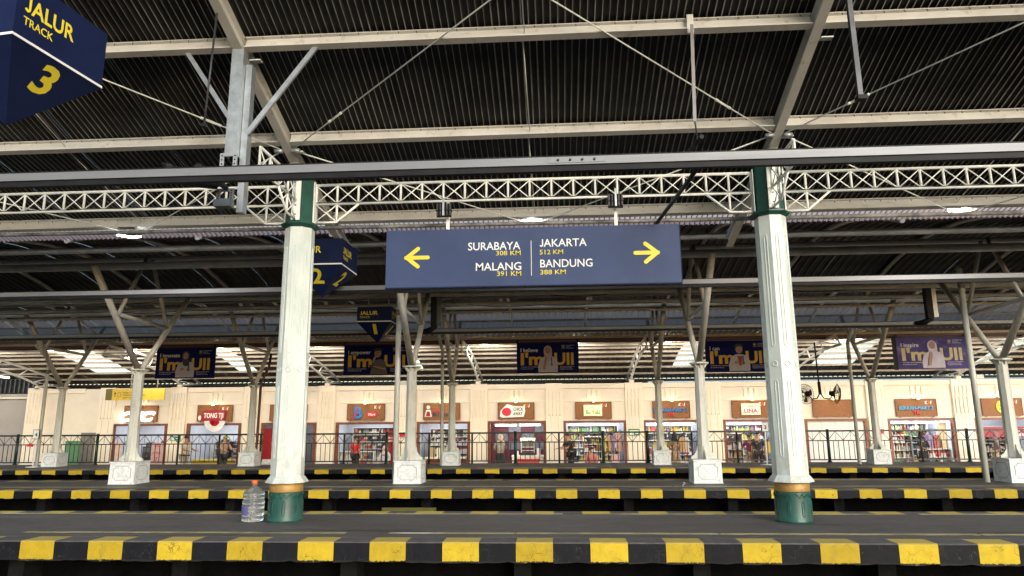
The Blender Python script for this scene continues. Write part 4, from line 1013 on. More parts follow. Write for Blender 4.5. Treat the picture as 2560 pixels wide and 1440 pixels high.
# ---- shop light tubes and interior lights
for i, (a, b) in enumerate(BAYS):
    if i == 9: continue
    c = (a+b)/2; wdt = {5: 1.9, 6: 2.0, 7: 1.9, 8: 1.6, 10: 2.0}.get(i, 0)
    if wdt:
        T = thing('ceiling_tube_light', 'lit tube inside the shop under the '+BL[i].replace('rattan ', '').replace('with a ', 'with ').replace(' right of the green exit sign', '').replace(' on a cream plate', '').replace(' at the right', ''), 'lamp', (c, 27.7, 1.12))
        G().box(c-wdt/2, c+wdt/2, 27.66, 27.74, 1.13, 1.16).build('fitting', m_shelfw, T)
        n = 2
        for k in range(n): G().tube([(c-wdt/2+k*wdt/n+.06, 27.7, 1.10), (c-wdt/2+(k+1)*wdt/n-.06, 27.7, 1.10)], .028, 8).build('tube', m_tubel, T)
    lamp('shop_light', (c, 28.2, 1.55), 34 if wdt else 16, 1.6, (.93, .96, 1), (0, 0, 0), 1.2)

# ---- goods
GOODS = [mats_color('goods %d' % k, c) for k, c in enumerate([(.42, .07, .06), (.50, .38, .08), (.10, .22, .10), (.58, .52, .44), (.10, .14, .30), (.38, .18, .24), (.05, .05, .05), (.46, .26, .10), (.30, .38, .16), (.65, .62, .6), (.20, .10, .06), (.24, .17, .34)])]
def shelf(x0, x1, y, z0, z1, rows, lab, seed, pal=range(12), depth=.35, side=False):
    rnd = random.Random(seed)
    T = thing('display_shelf', lab, 'shelf', ((x0+x1)/2, y, z0))
    for x in (x0, x1-.03): G().box(x, x+.03, y, y+depth, z0, z1).build('side_panel', m_shelfw, T)
    dz = (z1-z0)/rows
    g = G()
    for r in range(rows+1): G().box(x0+.031, x1-.031, y, y+depth, z0+r*dz, z0+r*dz+.022).build('shelf_board', m_shelfw, T)
    G().box(x0+.031, x1-.031, y+depth-.01, y+depth, z0+.023, z1).build('back_panel', m_galvd if seed % 2 else m_shelfw, T)
    for r in range(rows):
        x = x0+.05
        while x < x1-.12:
            m_ = rnd.choice(list(pal)); ww = rnd.choice((.045, .055, .07, .10)); rep = rnd.randint(1, 4); hh = dz*rnd.uniform(.62, .92)
            for _ in range(rep):
                if x+ww > x1-.05: break
                z = z0+r*dz+.024
                if rnd.random() < .3:
                    g.lathe((x+ww/2, y+.10, z), [(ww*.42, 0), (ww*.45, hh*.6), (ww*.2, hh*.8), (ww*.18, hh)], 8, m_)
                else:
                    g.box(x+.004, x+ww-.004, y+.03, y+.22, z, z+hh*.55, m_); g.box(x+.012, x+ww-.012, y+.04, y+.2, z+hh*.551, z+hh, (m_+3) % 12 if rnd.random() < .5 else m_)
                x += ww
            x += rnd.uniform(0, .03)
    g.build('packaged_goods', GOODS, T, kind='stuff')
    return T
shelf(-8.45, -6.40, 28.7, -.7, 1.02, 6, 'tall shelf of snack packets at the back of the shop with the blue letter B', 3, (0, 0, 10, 3, 8, 6, 9))
shelf(-8.50, -7.1, 26.95+.1, -.78, .12, 3, 'low white shelf of bottles in front of the shop with the blue letter B', 4, (3, 9, 0, 10, 4))
shelf(.40, 2.45, 28.7, -.7, 1.04, 6, 'tall snack shelf at the back of the green-lettered kiosk', 5, (2, 8, 1, 3, 9, 6, 5, 7))
shelf(1.0, 1.72, 27.4, -.75, .62, 5, 'black-backed bottle shelf inside the green-lettered kiosk', 7, (3, 6, 1, 9, 10))
shelf(3.42, 5.42, 28.7, -.7, 1.02, 6, 'tall shelf of drinks and snacks at the back of the shop with raised blue letters', 8, (4, 3, 9, 0, 7, 6, 1))
shelf(6.42, 8.30, 28.7, -.7, 1.04, 6, 'tall shelf of snacks at the back of the pink-lettered kiosk', 9, (1, 8, 3, 5, 9, 6))
shelf(6.40, 7.05, 27.4, -.75, .72, 5, 'white side shelf with bottles at the left of the pink-lettered kiosk', 10, (3, 9, 7, 6))
shelf(12.45, 14.55, 28.7, -.7, 1.04, 7, 'tall crowded shelf at the back of the shop with pale blue letters', 11)
shelf(12.50, 13.25, 27.35, -.75, .62, 5, 'glass-fronted bottle shelf at the left of the shop with pale blue letters', 12, (2, 3, 9, 6))
shelf(13.55, 14.6, 27.3, -.75, .10, 3, 'low white rack of sweets in the shop with pale blue letters', 13)
shelf(-5.25, -3.5, 28.8, -.7, .95, 5, 'dark kitchen shelf with boxes at the back of the gudeg shop', 15, (6, 3, 10, 9))
shelf(15.5, 17.6, 28.8, -.7, .9, 5, 'shelf of jars at the back of the shop at the right edge', 17, (2, 6, 10, 3))
shelf(-14.4, -12.6, 28.9, -.7, .5, 4, 'low back shelf in the tea shop with the rosette', 19, (6, 9, 10))
def cartons(x, y, z, w, h, n, mt, lab):
    T = thing('carton_stack', lab, 'boxes', (x, y, z))
    for k in range(n): G().box(x-w/2, x+w/2, y, y+.22, z+k*h/n+.002, z+(k+1)*h/n-.004).build('carton', mt, T)
cartons(1.80, 27.25, .10, .14, .58, 6, GOODS[1], 'stack of yellow boxes in the green-lettered kiosk')
cartons(1.98, 27.25, .10, .13, .58, 5, GOODS[7], 'stack of orange boxes beside the yellow ones')
cartons(2.14, 27.25, .10, .13, .60, 7, GOODS[11], 'stack of purple boxes in the green-lettered kiosk')
cartons(2.36, 27.25, .10, .22, .68, 6, mats_color('peach box', (.62, .35, .25)), 'stack of peach boxes at the right door post of the green-lettered kiosk')
cartons(2.20, 27.15, -.35, .30, .35, 3, mats_color('pink box', (.62, .38, .36)), 'pale pink boxes under the purple stack')
cartons(4.75, 27.25, .05, .16, .55, 5, GOODS[7], 'stack of orange boxes right of the woman in the black headscarf')
cartons(4.92, 27.25, .05, .13, .55, 5, GOODS[3], 'stack of pale boxes at the right of the shop with raised blue letters')
cartons(7.95, 27.3, .0, .18, .45, 4, GOODS[1], 'stack of yellow packs in the pink-lettered kiosk')
cartons(13.9, 27.3, .14, .15, .5, 5, GOODS[11], 'stack of purple packs in the shop with pale blue letters')
cartons(14.1, 27.3, .14, .15, .5, 5, GOODS[0], 'stack of red packs in the shop with pale blue letters')
cartons(14.35, 27.2, .14, .22, .95, 9, mats_color('cream pack', (.62, .50, .28)), 'tall column of cream packs by the right door post below pale blue letters')
cartons(-4.95, 27.6, -.1, .22, .36, 1, mats_color('craft box', (.5, .38, .2)), 'brown box on the counter of the gudeg shop')
cartons(-4.65, 27.6, -.1, .18, .34, 1, m_crm, 'cream box on the counter of the gudeg shop')
def counter(x0, x1, y, z1, mt, lab, top=m_crm, front=None):
    T = thing('shop_counter', lab, 'counter', ((x0+x1)/2, y, -.8))
    G().box(x0, x1, y, y+.5, -.8, z1-.05).build('counter_body', mt, T); G().box(x0-.02, x1+.02, y-.03, y+.52, z1-.049, z1).build('counter_top', top, T)
    if front:
        n = int((x1-x0-.2)/.085)
        for k in range(n):
            for j in range(2): G().box(x0+.12+k*.085, x0+.12+k*.085+.078, y-.02, y-.001, -.42+j*.13, -.42+j*.13+.12).build('front_tile', front, T)
counter(-1.75, -.55, 27.3, -.05, m_crm, 'cream counter with red tiled front in the fried chicken shop', m_wht, m_redb)
counter(-14.1, -12.6, 26.55, -.12, GOODS[1], 'bright yellow counter in front of the tea shop', mats_color('yellow top', (.7, .55, .03)))
counter(-16.9, -15.6, 27.2, -.1, GOODS[7], 'tan counter in the shop with glowing white letters', m_black)
counter(-5.2, -3.6, 27.5, -.12, m_wood, 'wooden counter of the gudeg shop')
counter(-8.4, -7.0, 27.45, -.12, m_wht, 'white counter in the shop with the blue letter B')
counter(16.2, 17.7, 27.2, -.1, GOODS[7], 'wooden slatted counter at the right edge')
# display case in fried chicken shop
T = thing('food_warmer', 'glass food warmer with a cream lit top on the red tiled counter', 'display case', (-1.1, 27.4, -.05))
G().box(-1.43, -.87, 27.35, 27.7, .52, .60).build('lit_header', emit('cream light box', (1, .92, .6), 1.0), T)
G().box(-1.42, -.88, 27.4, 27.7, -.045, .05).build('base', m_dkrod, T)
for x in (-1.42, -.91): G().box(x, x+.03, 27.38, 27.7, .051, .519).build('corner_post', m_shelfw, T)
for z in (.12, .25): G().box(-1.39, -.911, 27.39, 27.68, z, z+.02).build('tray', m_shelfw, T)
G().box(-1.38, -.92, 27.66, 27.69, .28, .51).build('rear_glass', m_room[2], T)
tag(G().box(-1.62, -1.50, 27.35, 27.45, -.048, .12).box(-1.615, -1.505, 27.345, 27.349, .0, .09, 1).build('menu_card', [m_crm, m_wht]), 'small menu card on the counter beside the food warmer', 'menu')
tag(G().box(-.80, -.66, 27.35, 27.5, -.048, .22).build('napkin_box', m_wht), 'white dispenser right of the food warmer', 'box')
# coffee machines left
for x, z, lab, mt in ((-16.45, .35, 'dark drinks machine behind the counter under the glowing letters', GOODS[6]), (-13.35, .45, 'black tea dispenser on the yellow counter', m_black)):
    T = thing('drinks_machine', lab, 'machine', (x, 27.6, -.1))
    G().box(x-.22, x+.22, 27.5, 27.85, -.1, z).build('body', mt, T); G().box(x-.18, x+.18, 27.46, 27.499, z-.22, z-.05).build('panel', m_galvd, T); G().tube([(x, 27.49, .0), (x, 27.42, -.03)], .02, 8).build('tap', m_galv, T); G().box(x-.12, x+.12, 27.55, 27.8, z+.001, z+.16).build('hopper', m_galvd, T)
tag(G().box(-15.32-.45, -15.32+.02, 26.6, 26.63, -.7, .52).build('poster_stand', mats_color('pink poster', (.55, .36, .33))), 'pale pink menu board standing under the shop with glowing white letters', 'poster')
po = bpy.data.objects['poster_stand']; 
po_t = letters(G(), 'CFC', -15.54, .38, .08, 26.597, bold=.03, align='C', shear=.3); letters(po_t, 'CONE', -15.54, .10, .08, 26.597, bold=.03, align='C'); letters(po_t, '7', -15.54, -.16, .13, 26.597, bold=.03, align='C')
q = po_t.build('lettering', m_redl, po); 
T = thing('drinks_shelf', 'dark chiller of white bottles behind the counter under the glowing letters', 'chiller', (-15.95, 27.9, -.1))
G().box(-16.15, -15.72, 27.9, 28.2, -.1, .55).build('cabinet', m_dkrod, T); G().box(-16.14, -15.73, 27.86, 27.899, .32, .54).build('header_panel', m_mar, T)
for k in range(6): G().lathe((-16.1+k*.065, 27.87, -.02), [(.022, 0), (.022, .14), (.01, .18), (.01, .22)], 8).build('bottle', m_wht, T)
tag(G().box(-17.55, -17.25, 27.05, 27.07, -.7, .55).build('menu_poster', mats_color('menu peach', (.68, .50, .42))), 'tall food poster at the left door post under the glowing letters', 'poster')
tag(G().box(-6.6, -6.32, 27.1, 27.3, -.8, .9).build('drinks_fridge', m_redbox), 'tall red drinks fridge inside the shop with the blue letter B', 'fridge')
bpy.data.objects['drinks_fridge']; 
text(bpy.data.objects['drinks_fridge'], 'MERDEKA', -6.46, .62, .06, 27.097, m_wht, align='C', wd=.24, bold=.02)
text(bpy.data.objects['drinks_fridge'], 'RETAIL', -6.46, .50, .06, 27.097, m_wht, align='C', wd=.22, bold=.02)
tag(G().box(15.65, 17.7, 27.12, 27.16, .55, .92).build('menu_fascia', m_mar), 'dark sign panel with white words at the right edge shop', 'sign')
for s, z in (('Gudeg Yu', .76), ('Wijilan', .60)): text(bpy.data.objects['menu_fascia'], s, 17.0, z, .10, 27.117, m_wht, align='C', bold=.02)

# ---- small things on the pilasters
def exit_board(x, z, lab):
    T = thing('exit_sign', lab, 'sign', (x, 26.85, z))
    G().box(x-.21, x+.21, 26.86, 26.89, z-.12, z+.12).build('panel', mats_color('exit green', (.01, .22, .09)), T)
    g = G(); g.box(x-.17, x-.02, 26.855, 26.859, z-.10, z-.0); g.box(x+.03, x+.12, 26.855, 26.859, z-.06, z-.035); g.prism([(x+.12, z-.09), (x+.17, z-.048), (x+.12, z-.005)], 26.855, 26.859); g.box(x-.17, x+.17, 26.855, 26.859, z+.04, z+.07)
    g.build('pictogram', m_wht, T)
exit_board(-15.0, .72, 'green exit board on the pilaster left of the tea shop'); exit_board(2.9, .81, 'green exit board on the pilaster right of the green-lettered kiosk')
for x, z, lab in ((-5.95, .79, 'small red box on the pilaster left of the gudeg shop'), (11.93, .80, 'small red box on the pilaster left of the shop with pale blue letters')):
    T = thing('alarm_box', lab, 'box', (x, 26.85, z)); G().box(x-.11, x+.11, 26.83, 26.895, z-.09, z+.07).build('case', m_redb, T); G().box(x-.12, x+.12, 26.82, 26.896, z+.072, z+.085).build('lid', m_wht, T)
for x, z, zt, lab in ((-15.62, .62, 1.1, 'white stand with a small framed notice on the far platform at left'), (5.83, .75, 1.18, 'white stand with a small framed price notice near the pink-lettered kiosk')):
    T = thing('notice_stand', lab, 'sign stand', (x, 20.25, 0))
    G().lathe((x, 20.25, 0), [(.18, 0), (.18, .015), (.03, .03)], 20).build('foot', m_wht, T); G().tube([(x, 20.25, .03), (x, 20.25, zt-.3)], .018, 8).build('pole', m_wht, T)
    G().box(x-.09, x+.11, 20.22, 20.24, zt-.28, zt).build('frame', m_black, T); G().box(x-.075, x+.095, 20.215, 20.219, zt-.265, zt-.015).build('notice', m_wht, T)
    text(T, '3' if x > 0 else '4', x-.02, zt-.2, .10, 20.213, m_nvl, bold=.03)
    if x < 0: G().box(x-.22, x-.08, 20.2, 20.28, .60, .68).build('red_clip', m_redb, T)
tag(G().box(-19.0+.0, -18.4, 26.2, 26.25, -.8, .62).build('wall_poster', mats_color('poster green', (.10, .24, .12))), 'green standing poster on the concourse behind the far left column', 'poster')
tag(G().box(-16.1-.75, -16.1+.1, 26.0, 26.02, -.8, -.79).build('floor_mat', m_floor), 'thin mat on the concourse under the glowing letters', 'mat')
# red cabinet and maroon pipe
T = thing('hydrant_cabinet', 'tall red cabinet on the far platform left of the jug column', 'cabinet', (-9.0, 21.0, 0))
G().box(-9.02, -8.72, 21.2, 21.45, .16, 1.08).build('cabinet', m_redbox, T); G().box(-9.04, -8.70, 21.18, 21.47, 0, .155).build('plinth', m_ped, T)
G().box(-8.75, -8.735, 21.185, 21.199, .55, .7).build('handle', m_galv, T)
tag(G().tube([(-8.98, 21.3, 3.4), (-9.0, 21.25, 3.0), (-9.17, 21.1, 2.45), (-9.18, 21.1, .7), (-9.2, 21.1, .35), (-9.15, 21.12, .16), (-9.04, 21.2, .12)], .04, 10).build('standpipe', m_redp), 'maroon standpipe bending down beside the tall red cabinet', 'pipe')
# yellow exit sign
T = thing('exit_direction_sign', 'yellow hanging sign with black arrow pointing to the commuter exit', 'sign', (-15.6, 24.5, 2.1))
G().box(-16.17, -14.2, 24.46, 24.52, 2.10, 2.50).build('panel', mats_color('sign yellow', (.72, .50, .05)), T)
G().box(-16.42, -16.172, 24.47, 24.70, 2.11, 2.51).build('side_face', mats_color('olive side', (.14, .13, .03)), T)
for x in (-15.5, -14.5): G().tube([(x, 24.49, 2.50), (x, 24.49, 3.7)], .02, 8).build('hanging_rod', m_tube, T)
g = G(); g.box(-16.065, -16.045, 24.456, 24.459, 2.22, 2.36); g.prism([(-16.10, 2.33), (-16.055, 2.40), (-16.01, 2.33)], 24.456, 24.459)
for a, b, c, d in ((-15.95, -15.94, 2.22, 2.38), (-15.84, -15.83, 2.22, 2.38), (-15.94, -15.84, 2.37, 2.38), (-15.94, -15.84, 2.22, 2.23)): g.box(a, b, 24.456, 24.459, c, d)
for s, z, h in (('Keluar Commuterline', 2.345, .055), ('Commuterline Prambanan', 2.26, .055), ('Exit for Commuterline and', 2.17, .045)): letters(g, s, -15.75, z, h, 24.457, bold=.015)
g.build('lettering', m_nvl, T)

# ================================================================== RAILING
RL = thing('platform_railing', 'dark iron railing with zigzag band along the back of the far platform', 'railing', (0, 21.4, 0))
FX0 = -21.05-.02; n = 28; w_ = 1.32
for a, b in ((FX0, FX0+w_*n),):
    G().box(a, b, 21.375, 21.425, .875, .925).build('top_rail', m_iron, RL); G().box(a, b, 21.385, 21.415, .605, .635).build('middle_rail', m_iron, RL); G().box(a, b, 21.385, 21.415, .055, .09).build('bottom_rail', m_iron, RL)
pt = G().tube([(0, 21.4, 0), (0, 21.4, .874)], .03, 8).add([], []).mesh('post', m_iron); pt2 = G().tube([(0, 21.4, 0), (0, 21.4, .95)], .044, 10).lathe((0, 21.4, 0), [(.07, 0), (.07, .015), (.04, .05)], 10).mesh('post', m_irong)
g = G()
for k in range(3):
    x = k*.44
    g.tube([(x, 21.4, .63), (x+.22, 21.4, .885), (x+.44, 21.4, .63)], .0105, 5); g.tube([(x+.22, 21.4, .63), (x+.22, 21.4, .885)], .006, 5); g.tube([(x+.0, 21.4, .63), (x+.0, 21.4, .885)], .006, 5)
    g.lathe((x, 21.4, .63), [(.016, -.015), (.02, 0), (.016, .015)], 6)
gz = g.mesh('zigzag_band', m_iron)
g = G()
for k in range(1, 9): g.tube([(k*w_/9, 21.4, .08), (k*w_/9, 21.4, .61)], .0115, 5)
gb = g.mesh('baluster_panel', m_iron)
for i in range(n+1):
    x = FX0+i*w_
    share('post', pt2 if i % 4 in (2, 3) and i % 3 == 0 or i in (5, 12, 17, 22, 25) else pt, RL, (x, 0, 0))
    if i < n: share('zigzag_band', gz, RL, (x, 0, 0)); share('baluster_panel', gb, RL, (x, 0, 0))

# ================================================================== FAN
T = thing('double_fan', 'black twin-head ceiling fan hanging right of the gold-banded column', 'fan', (7.95, 21.6, 3.3))
G().tube([(7.9, 21.6, 3.55), (7.93, 21.6, 2.2)], .022, 8).build('drop_rod', m_black, T); G().tube([(7.93, 21.6, 2.35), (7.94, 21.6, 1.98)], .045, 10).build('hub', m_black, T)
for s in (-1, 1):
    G().tube([(7.94, 21.6, 2.02), (7.94+s*.10, 21.6, 1.86), (7.94+s*.26, 21.58, 1.84), (7.94+s*.33, 21.56, 1.92)], .018, 8).build('arm', m_black, T)
    hx, hz = 7.94+s*.42, 1.99; d = Vector((s*.82, -.50, -.10)).normalized(); u = d.cross(Vector((0, 0, 1))).normalized(); v = u.cross(d)
    C = Vector((hx, 21.55, hz)); G().tube([C-d*.16, C-d*.02], [.07, .085], 12).build('motor', m_black, T)
    g = G(); Rr = .30
    for k in range(28):
        t = 2*math.pi*k/28; e = u*math.cos(t)+v*math.sin(t)
        g.tube([C+d*.14+e*.05, C+d*.13+e*Rr*.6, C+d*.05+e*Rr, C-d*.03+e*Rr*.55, C-d*.03+e*.07], .0045, 4, caps=False)
    for rr, dd in ((Rr, .05), (Rr*.6, .13), (.05, .14)):
        g.tube([C+d*dd+(u*math.cos(a*math.pi/12)+v*math.sin(a*math.pi/12))*rr for a in range(25)], .007, 5, caps=False)
    g.build('guard_cage', m_black, T)
    for k in range(3):
        t = 2*math.pi*k/3+.4; e = u*math.cos(t)+v*math.sin(t); e2 = u*math.cos(t+.5)+v*math.sin(t+.5)
        G().add([C+d*.03, C+d*.03+e*.25, C+d*.055+e2*.26, C+d*.045+e2*.1], [(0, 1, 2, 3)]).build('blade', m_dkrod, T)

# lit battens under the concourse roof, just behind the banners
for k in range(13):
    x = -21+k*3.1; T = thing('ceiling_lamp', 'small lit lamp under the concourse roof above and behind the banners', 'lamp', (x, 23.4, 3.85), 'lamps under the concourse roof')
    G().box(x-.12, x+.12, 23.35, 23.45, 3.86, 3.90).build('fitting', m_shelfw, T); G().tube([(x-.10, 23.4, 3.845), (x+.10, 23.4, 3.845)], .022, 8).build('tube', m_tubel, T)
    lamp('batten_light', (x, 23.4, 3.80), 38, .4, (1, .91, .80), (R(42), 0, 0), parent=T)
# ================================================================== LIT LAMPS under roof A
for x, y, z, rnd_, lab in ((-6.84, 10.45, 4.265, False, 'lit square floodlight at the left under the girder'), (-.33, 10.45, 4.335, True, 'lit lamp hanging above the middle of the direction sign'), (6.15, 10.45, 4.345, True, 'lit lamp hanging at the right of the gold-banded column')):
    T = thing('pendant_lamp', lab, 'lamp', (x, y, z), 'lit lamps hanging under the near roof')
    if rnd_:
        G().lathe((x, y, z), [(.16, .019), (.155, .035), (.10, .055), (.03, .06)], 20).build('housing', m_black, T); G().lathe((x, y, z), [(.14, -.035), (.155, 0), (.155, .018)], 20).build('lens', m_light, T)
        g = G()
        for k in range(4): g.tube([(x+.14*math.cos(k*1.6), y+.14*math.sin(k*1.6), z+.03), (x+.22*math.cos(k*1.6), y+.14*math.sin(k*1.6), z+.05), (x+.1*math.cos(k*1.6), y, z+.07), (x, y, z+.08)], .005, 5)
        g.build('wiring', m_black, T)
    else:
        g = G(); g.bar((x-.12, y-.1, z-.02), (x+.14, y-.1, z-.07), .22, .03, up=(0, -.35, 1)); g.build('lens', m_light, T)
        G().bar((x-.12, y-.09, z+.015), (x+.14, y-.09, z-.035), .24, .035, up=(0, -.35, 1)).build('housing', m_black, T)
    G().tube([(x, y, z+.02), (x, y, zA(y)-.02)], .006, 6).build('drop_cable', m_dkrod, T)
    lamp('lamp_light', (x, y, z-.08), 22, .25, (1, .98, .94), (0, 0, 0), parent=T)
for x, y, z, lab in ((-4.55, 12.6, 4.30, 'tiny lit lamp just left of the jug column'),):
    T = thing('small_lamp', lab, 'lamp', (x, y, z)); G().box(x-.07, x+.07, y-.06, y+.06, z, z+.03).build('housing', m_black, T); G().lathe((x, y, z), [(.05, -.02), (.06, -.001)], 12).build('lens', m_light, T)
T = thing('tube_light', 'lit fluorescent tubes at the far left above the grey wall', 'lamp', (-22.5, 25.8, 3.1))
for k in (0, 1): G().tube([(-24.2+k*1.3, 26.0, 3.35-.12*k), (-23.1+k*1.3, 26.4, 3.22-.12*k)], .03, 8).build('tube', m_tubel, T)
lamp('tube_area', (-22.5, 25.8, 3.0), 10, 1.2)

# ================================================================== WATER JUG, small floor things
T = thing('water_jug', 'clear blue plastic water jug with orange cap standing beside the column foot', 'water jug', (-3.92, 9.02, .0))
jx, jy = -3.92, 9.02
prof = [(.125, .004), (.135, .02), (.136, .055), (.130, .065), (.130, .075), (.137, .085), (.137, .145), (.130, .155), (.137, .165), (.137, .205), (.130, .215), (.140, .228), (.140, .25), (.131, .26), (.131, .29), (.136, .30), (.131, .31), (.131, .335), (.136, .345), (.125, .37), (.085, .40), (.045, .42), (.030, .435), (.030, .47)]
g = G().lathe((jx, jy, 0), prof, 32, caps=True); g.build('bottle_shell', m_jug, T)
G().lathe((jx, jy, 0), [(.036, .455), (.036, .505), (.03, .512)], 16).build('cap', mats_color('orange cap', (.70, .12, .04)), T)
g = G()
for k in range(13):
    t0 = R(180+60+k*6); 
pts = []
for z in (.09, .20):
    for k in range(13):
        t = R(195+k*6); pts.append((jx+.1385*math.cos(t), jy+.1385*math.sin(t), z))
G().add(pts, [(k, k+1, 14+k, 13+k) for k in range(12)], sm=True).build('label_sticker', mats_color('jug label violet', (.10, .09, .28)), T)
T = thing('cable_cover', 'low yellow metal plate below the edge of the middle gap', 'plate', (-2.5, 11.0, -.3))
for a, b in ((-2.92, -2.47), (-2.465, -2.02)): G().box(a, b, 11.75, 11.79, -.30, -.155).build('plate', mats_color('dull yellow plate', (.10, .085, .012)), T)
T = thing('floor_tap', 'small metal hook fitting on the edge of the middle platform', 'fitting', (2.33, 13.55, 0))
G().tube([(2.33, 13.55, 0), (2.33, 13.55, .05), (2.36, 13.54, .07), (2.34, 13.53, .10)], .012, 8).build('hook', m_galv, T); G().lathe((2.33, 13.55, 0), [(.03, 0), (.025, .012)], 10).build('base', m_galvd, T)

# ================================================================== PEOPLE
def skin_mesh(name, verts, edges, radii, mats, parent, sub=1):
    me = bpy.data.meshes.new(name); me.from_pydata(verts, edges, []); o = bpy.data.objects.new(name, me); COL.objects.link(o)
    md = o.modifiers.new('s', 'SKIN'); md.use_smooth_shade = True
    for i, r in enumerate(radii):
        sv = me.skin_vertices[0].data[i]; sv.radius = r if isinstance(r, tuple) else (r, r); sv.use_root = (i == 0)
    sb = o.modifiers.new('b', 'SUBSURF'); sb.levels = sub; sb.render_levels = sub
    dg = bpy.context.evaluated_depsgraph_get(); nm = bpy.data.meshes.new_from_object(o.evaluated_get(dg)); nm.name = name
    o.modifiers.clear(); o.data = nm; nm.materials.clear(); nm.materials.append(mats)
    for p in nm.polygons: p.use_smooth = True
    o.parent = parent; return o
def person(x, y, z, rz, label, top, bottom, head='hair', hcol=None, h=1.6, arms='down', sit=False, lean=0, extra=None, skirt=False):
    T = thing('person', label, 'person', (x, y, z)); T.rotation_euler = (0, 0, rz); k = h/1.70
    V = lambda *a: Vector(a)*k
    hip = .50 if sit else .93; L = lean
    chest = V(0, -L, hip+.38) ; pel = V(0, 0, hip); neck = V(0, -L*1.25, hip+.52); hd = V(0, -L*1.4-.01, hip+.62); crown = V(0, -L*1.45, hip+.73)
    vs = [pel, V(0, -L*.5, hip+.2), chest, neck, hd, crown, hd+V(0, -.098, -.01)]; ed = [(0, 1), (1, 2), (2, 3), (3, 4), (4, 5), (4, 6)]; rd = [(.135*k, .10*k), (.12*k, .09*k), (.145*k, .10*k), .052*k, (.078*k, .09*k), .068*k, .014*k]
    joints = {}
    for s in (-1, 1):
        sh = chest+V(s*.17, 0, .06)
        if arms == 'down' or (arms == 'one' and s < 0): el_, wr = sh+V(s*.06, .02, -.28), sh+V(s*.07, -.06, -.52)
        elif arms == 'reach' or arms == 'one': el_, wr = sh+V(s*.05, -.14, -.22), sh+V(s*.02, -.38, -.26)
        elif arms == 'fold': el_, wr = sh+V(s*.07, -.06, -.26), sh+V(-s*.02, -.20, -.30)
        hnd = wr+(wr-el_).normalized()*.07*k
        b = len(vs); vs += [sh, el_, wr, hnd]; rd += [.052*k, .038*k, .025*k, (.034*k, .018*k)]; ed += [(2, b), (b, b+1), (b+1, b+2), (b+2, b+3)]
        d = (wr-el_).normalized(); side = Vector((s, 0, 0)); side = (side-d*side.dot(d)).normalized()
        for q in range(4):
            f0 = hnd+side*(q-1.5)*.017*k+d*.02*k; ln = (.055, .068, .064, .05)[q]*k; b2 = len(vs)
            vs += [f0, f0+d*ln*.6+Vector((0, -.008, 0)), f0+d*ln+Vector((0, -.022, -.004))]; rd += [.0085*k, .008*k, .0065*k]; ed += [(b+3, b2), (b2, b2+1), (b2+1, b2+2)]
        b2 = len(vs); vs += [wr+d*.03*k-side*.035*k, wr+d*.07*k-side*.05*k]; rd += [.010*k, .008*k]; ed += [(b+2, b2), (b2, b2+1)]
        joints[s] = (sh, el_, wr)
        hp = V(s*.09, 0, hip-.04)
        if sit: kn, an, to = V(s*.13, -.42, hip+.02), V(s*.14, -.44, .08), V(s*.14, -.58, .03)
        else: kn, an, to = V(s*.10, -.02, .50), V(s*.10, .02, .08), V(s*.11, -.14, .03)
        b = len(vs); vs += [hp, kn, an, to]; rd += [.082*k, .055*k, .036*k, .03*k]; ed += [(0, b), (b, b+1), (b+1, b+2), (b+2, b+3)]; joints['l%d' % s] = (hp, kn, an)
    skin_mesh('body', vs, ed, rd, m_skin, T)
    # clothes
    vs = [pel+V(0, 0, -.04), V(0, -L*.5, hip+.2), chest, neck+V(0, 0, -.06)]; ed = [(0, 1), (1, 2), (2, 3)]; rd = [(.162*k, .125*k), (.145*k, .112*k), (.168*k, .122*k), .07*k]
    for s in (-1, 1):
        sh, el_, wr = joints[s]; full = head != 'hair' or arms == 'fold'
        e = wr if full else el_; b = len(vs); vs += [sh, sh.lerp(el_, .85)]+([wr.lerp(el_, .1)] if full else []); rd += [.068*k, .056*k]+([.042*k] if full else []); ed += [(2, b), (b, b+1)]+([(b+1, b+2)] if full else [])
    skin_mesh('shirt', vs, ed, rd, top, T)
    if skirt and not sit:
        G().lathe((x, y, z), [(.25*k, .06), (.21*k, .5*k), (.17*k, .96*k)], 18).build('skirt', bottom, T)
    else:
        vs = [pel+V(0, 0, -.02)]; rd = [(.15*k, .115*k)]; ed = []
        for s in (-1, 1):
            hp, kn, an = joints['l%d' % s]; b = len(vs); vs += [hp, kn, an+V(0, 0, .02)]; rd += [.098*k, .072*k, .055*k]; ed += [(0, b), (b, b+1), (b+1, b+2)]
        skin_mesh('trousers', vs, ed, rd, bottom, T)
    C = hd+Vector((x, y, z))
    def ellip(c, r, zmin=-1, n=14, mth=8):
        pr = []
        for i in range(mth+1):
            a = math.acos(1)+(math.pi*(i/mth)); zz = math.cos(math.pi-a); pr.append((max(.001, math.sin(a)), zz))
        return [(q[0], q[1]) for q in pr if q[1] >= zmin]
    g = G()
    if head != 'scarf':
        pr = ellip(0, 0, -.35); off = len(g.v)
        g.lathe((0, 0, 0), [(r_, z_) for r_, z_ in pr], 16)
        g.v = [(C.x+a*.092*k, C.y+.022*k+b*.098*k, C.z+.045*k+c*.115*k) for a, b, c in g.v]
    else:
        pr = [(.15*k, -.20*k), (.16*k, -.14*k), (.105*k, -.07*k), (.108*k, .0), (.108*k, .06*k), (.088*k, .12*k), (.04*k, .15*k), (.005, .155*k)]
        g.lathe((C.x, C.y+.028*k, C.z), pr, 18)
    g.build('hair' if head != 'scarf' else 'headscarf', (hcol or m_hair) if head != 'cap' else m_hair, T)
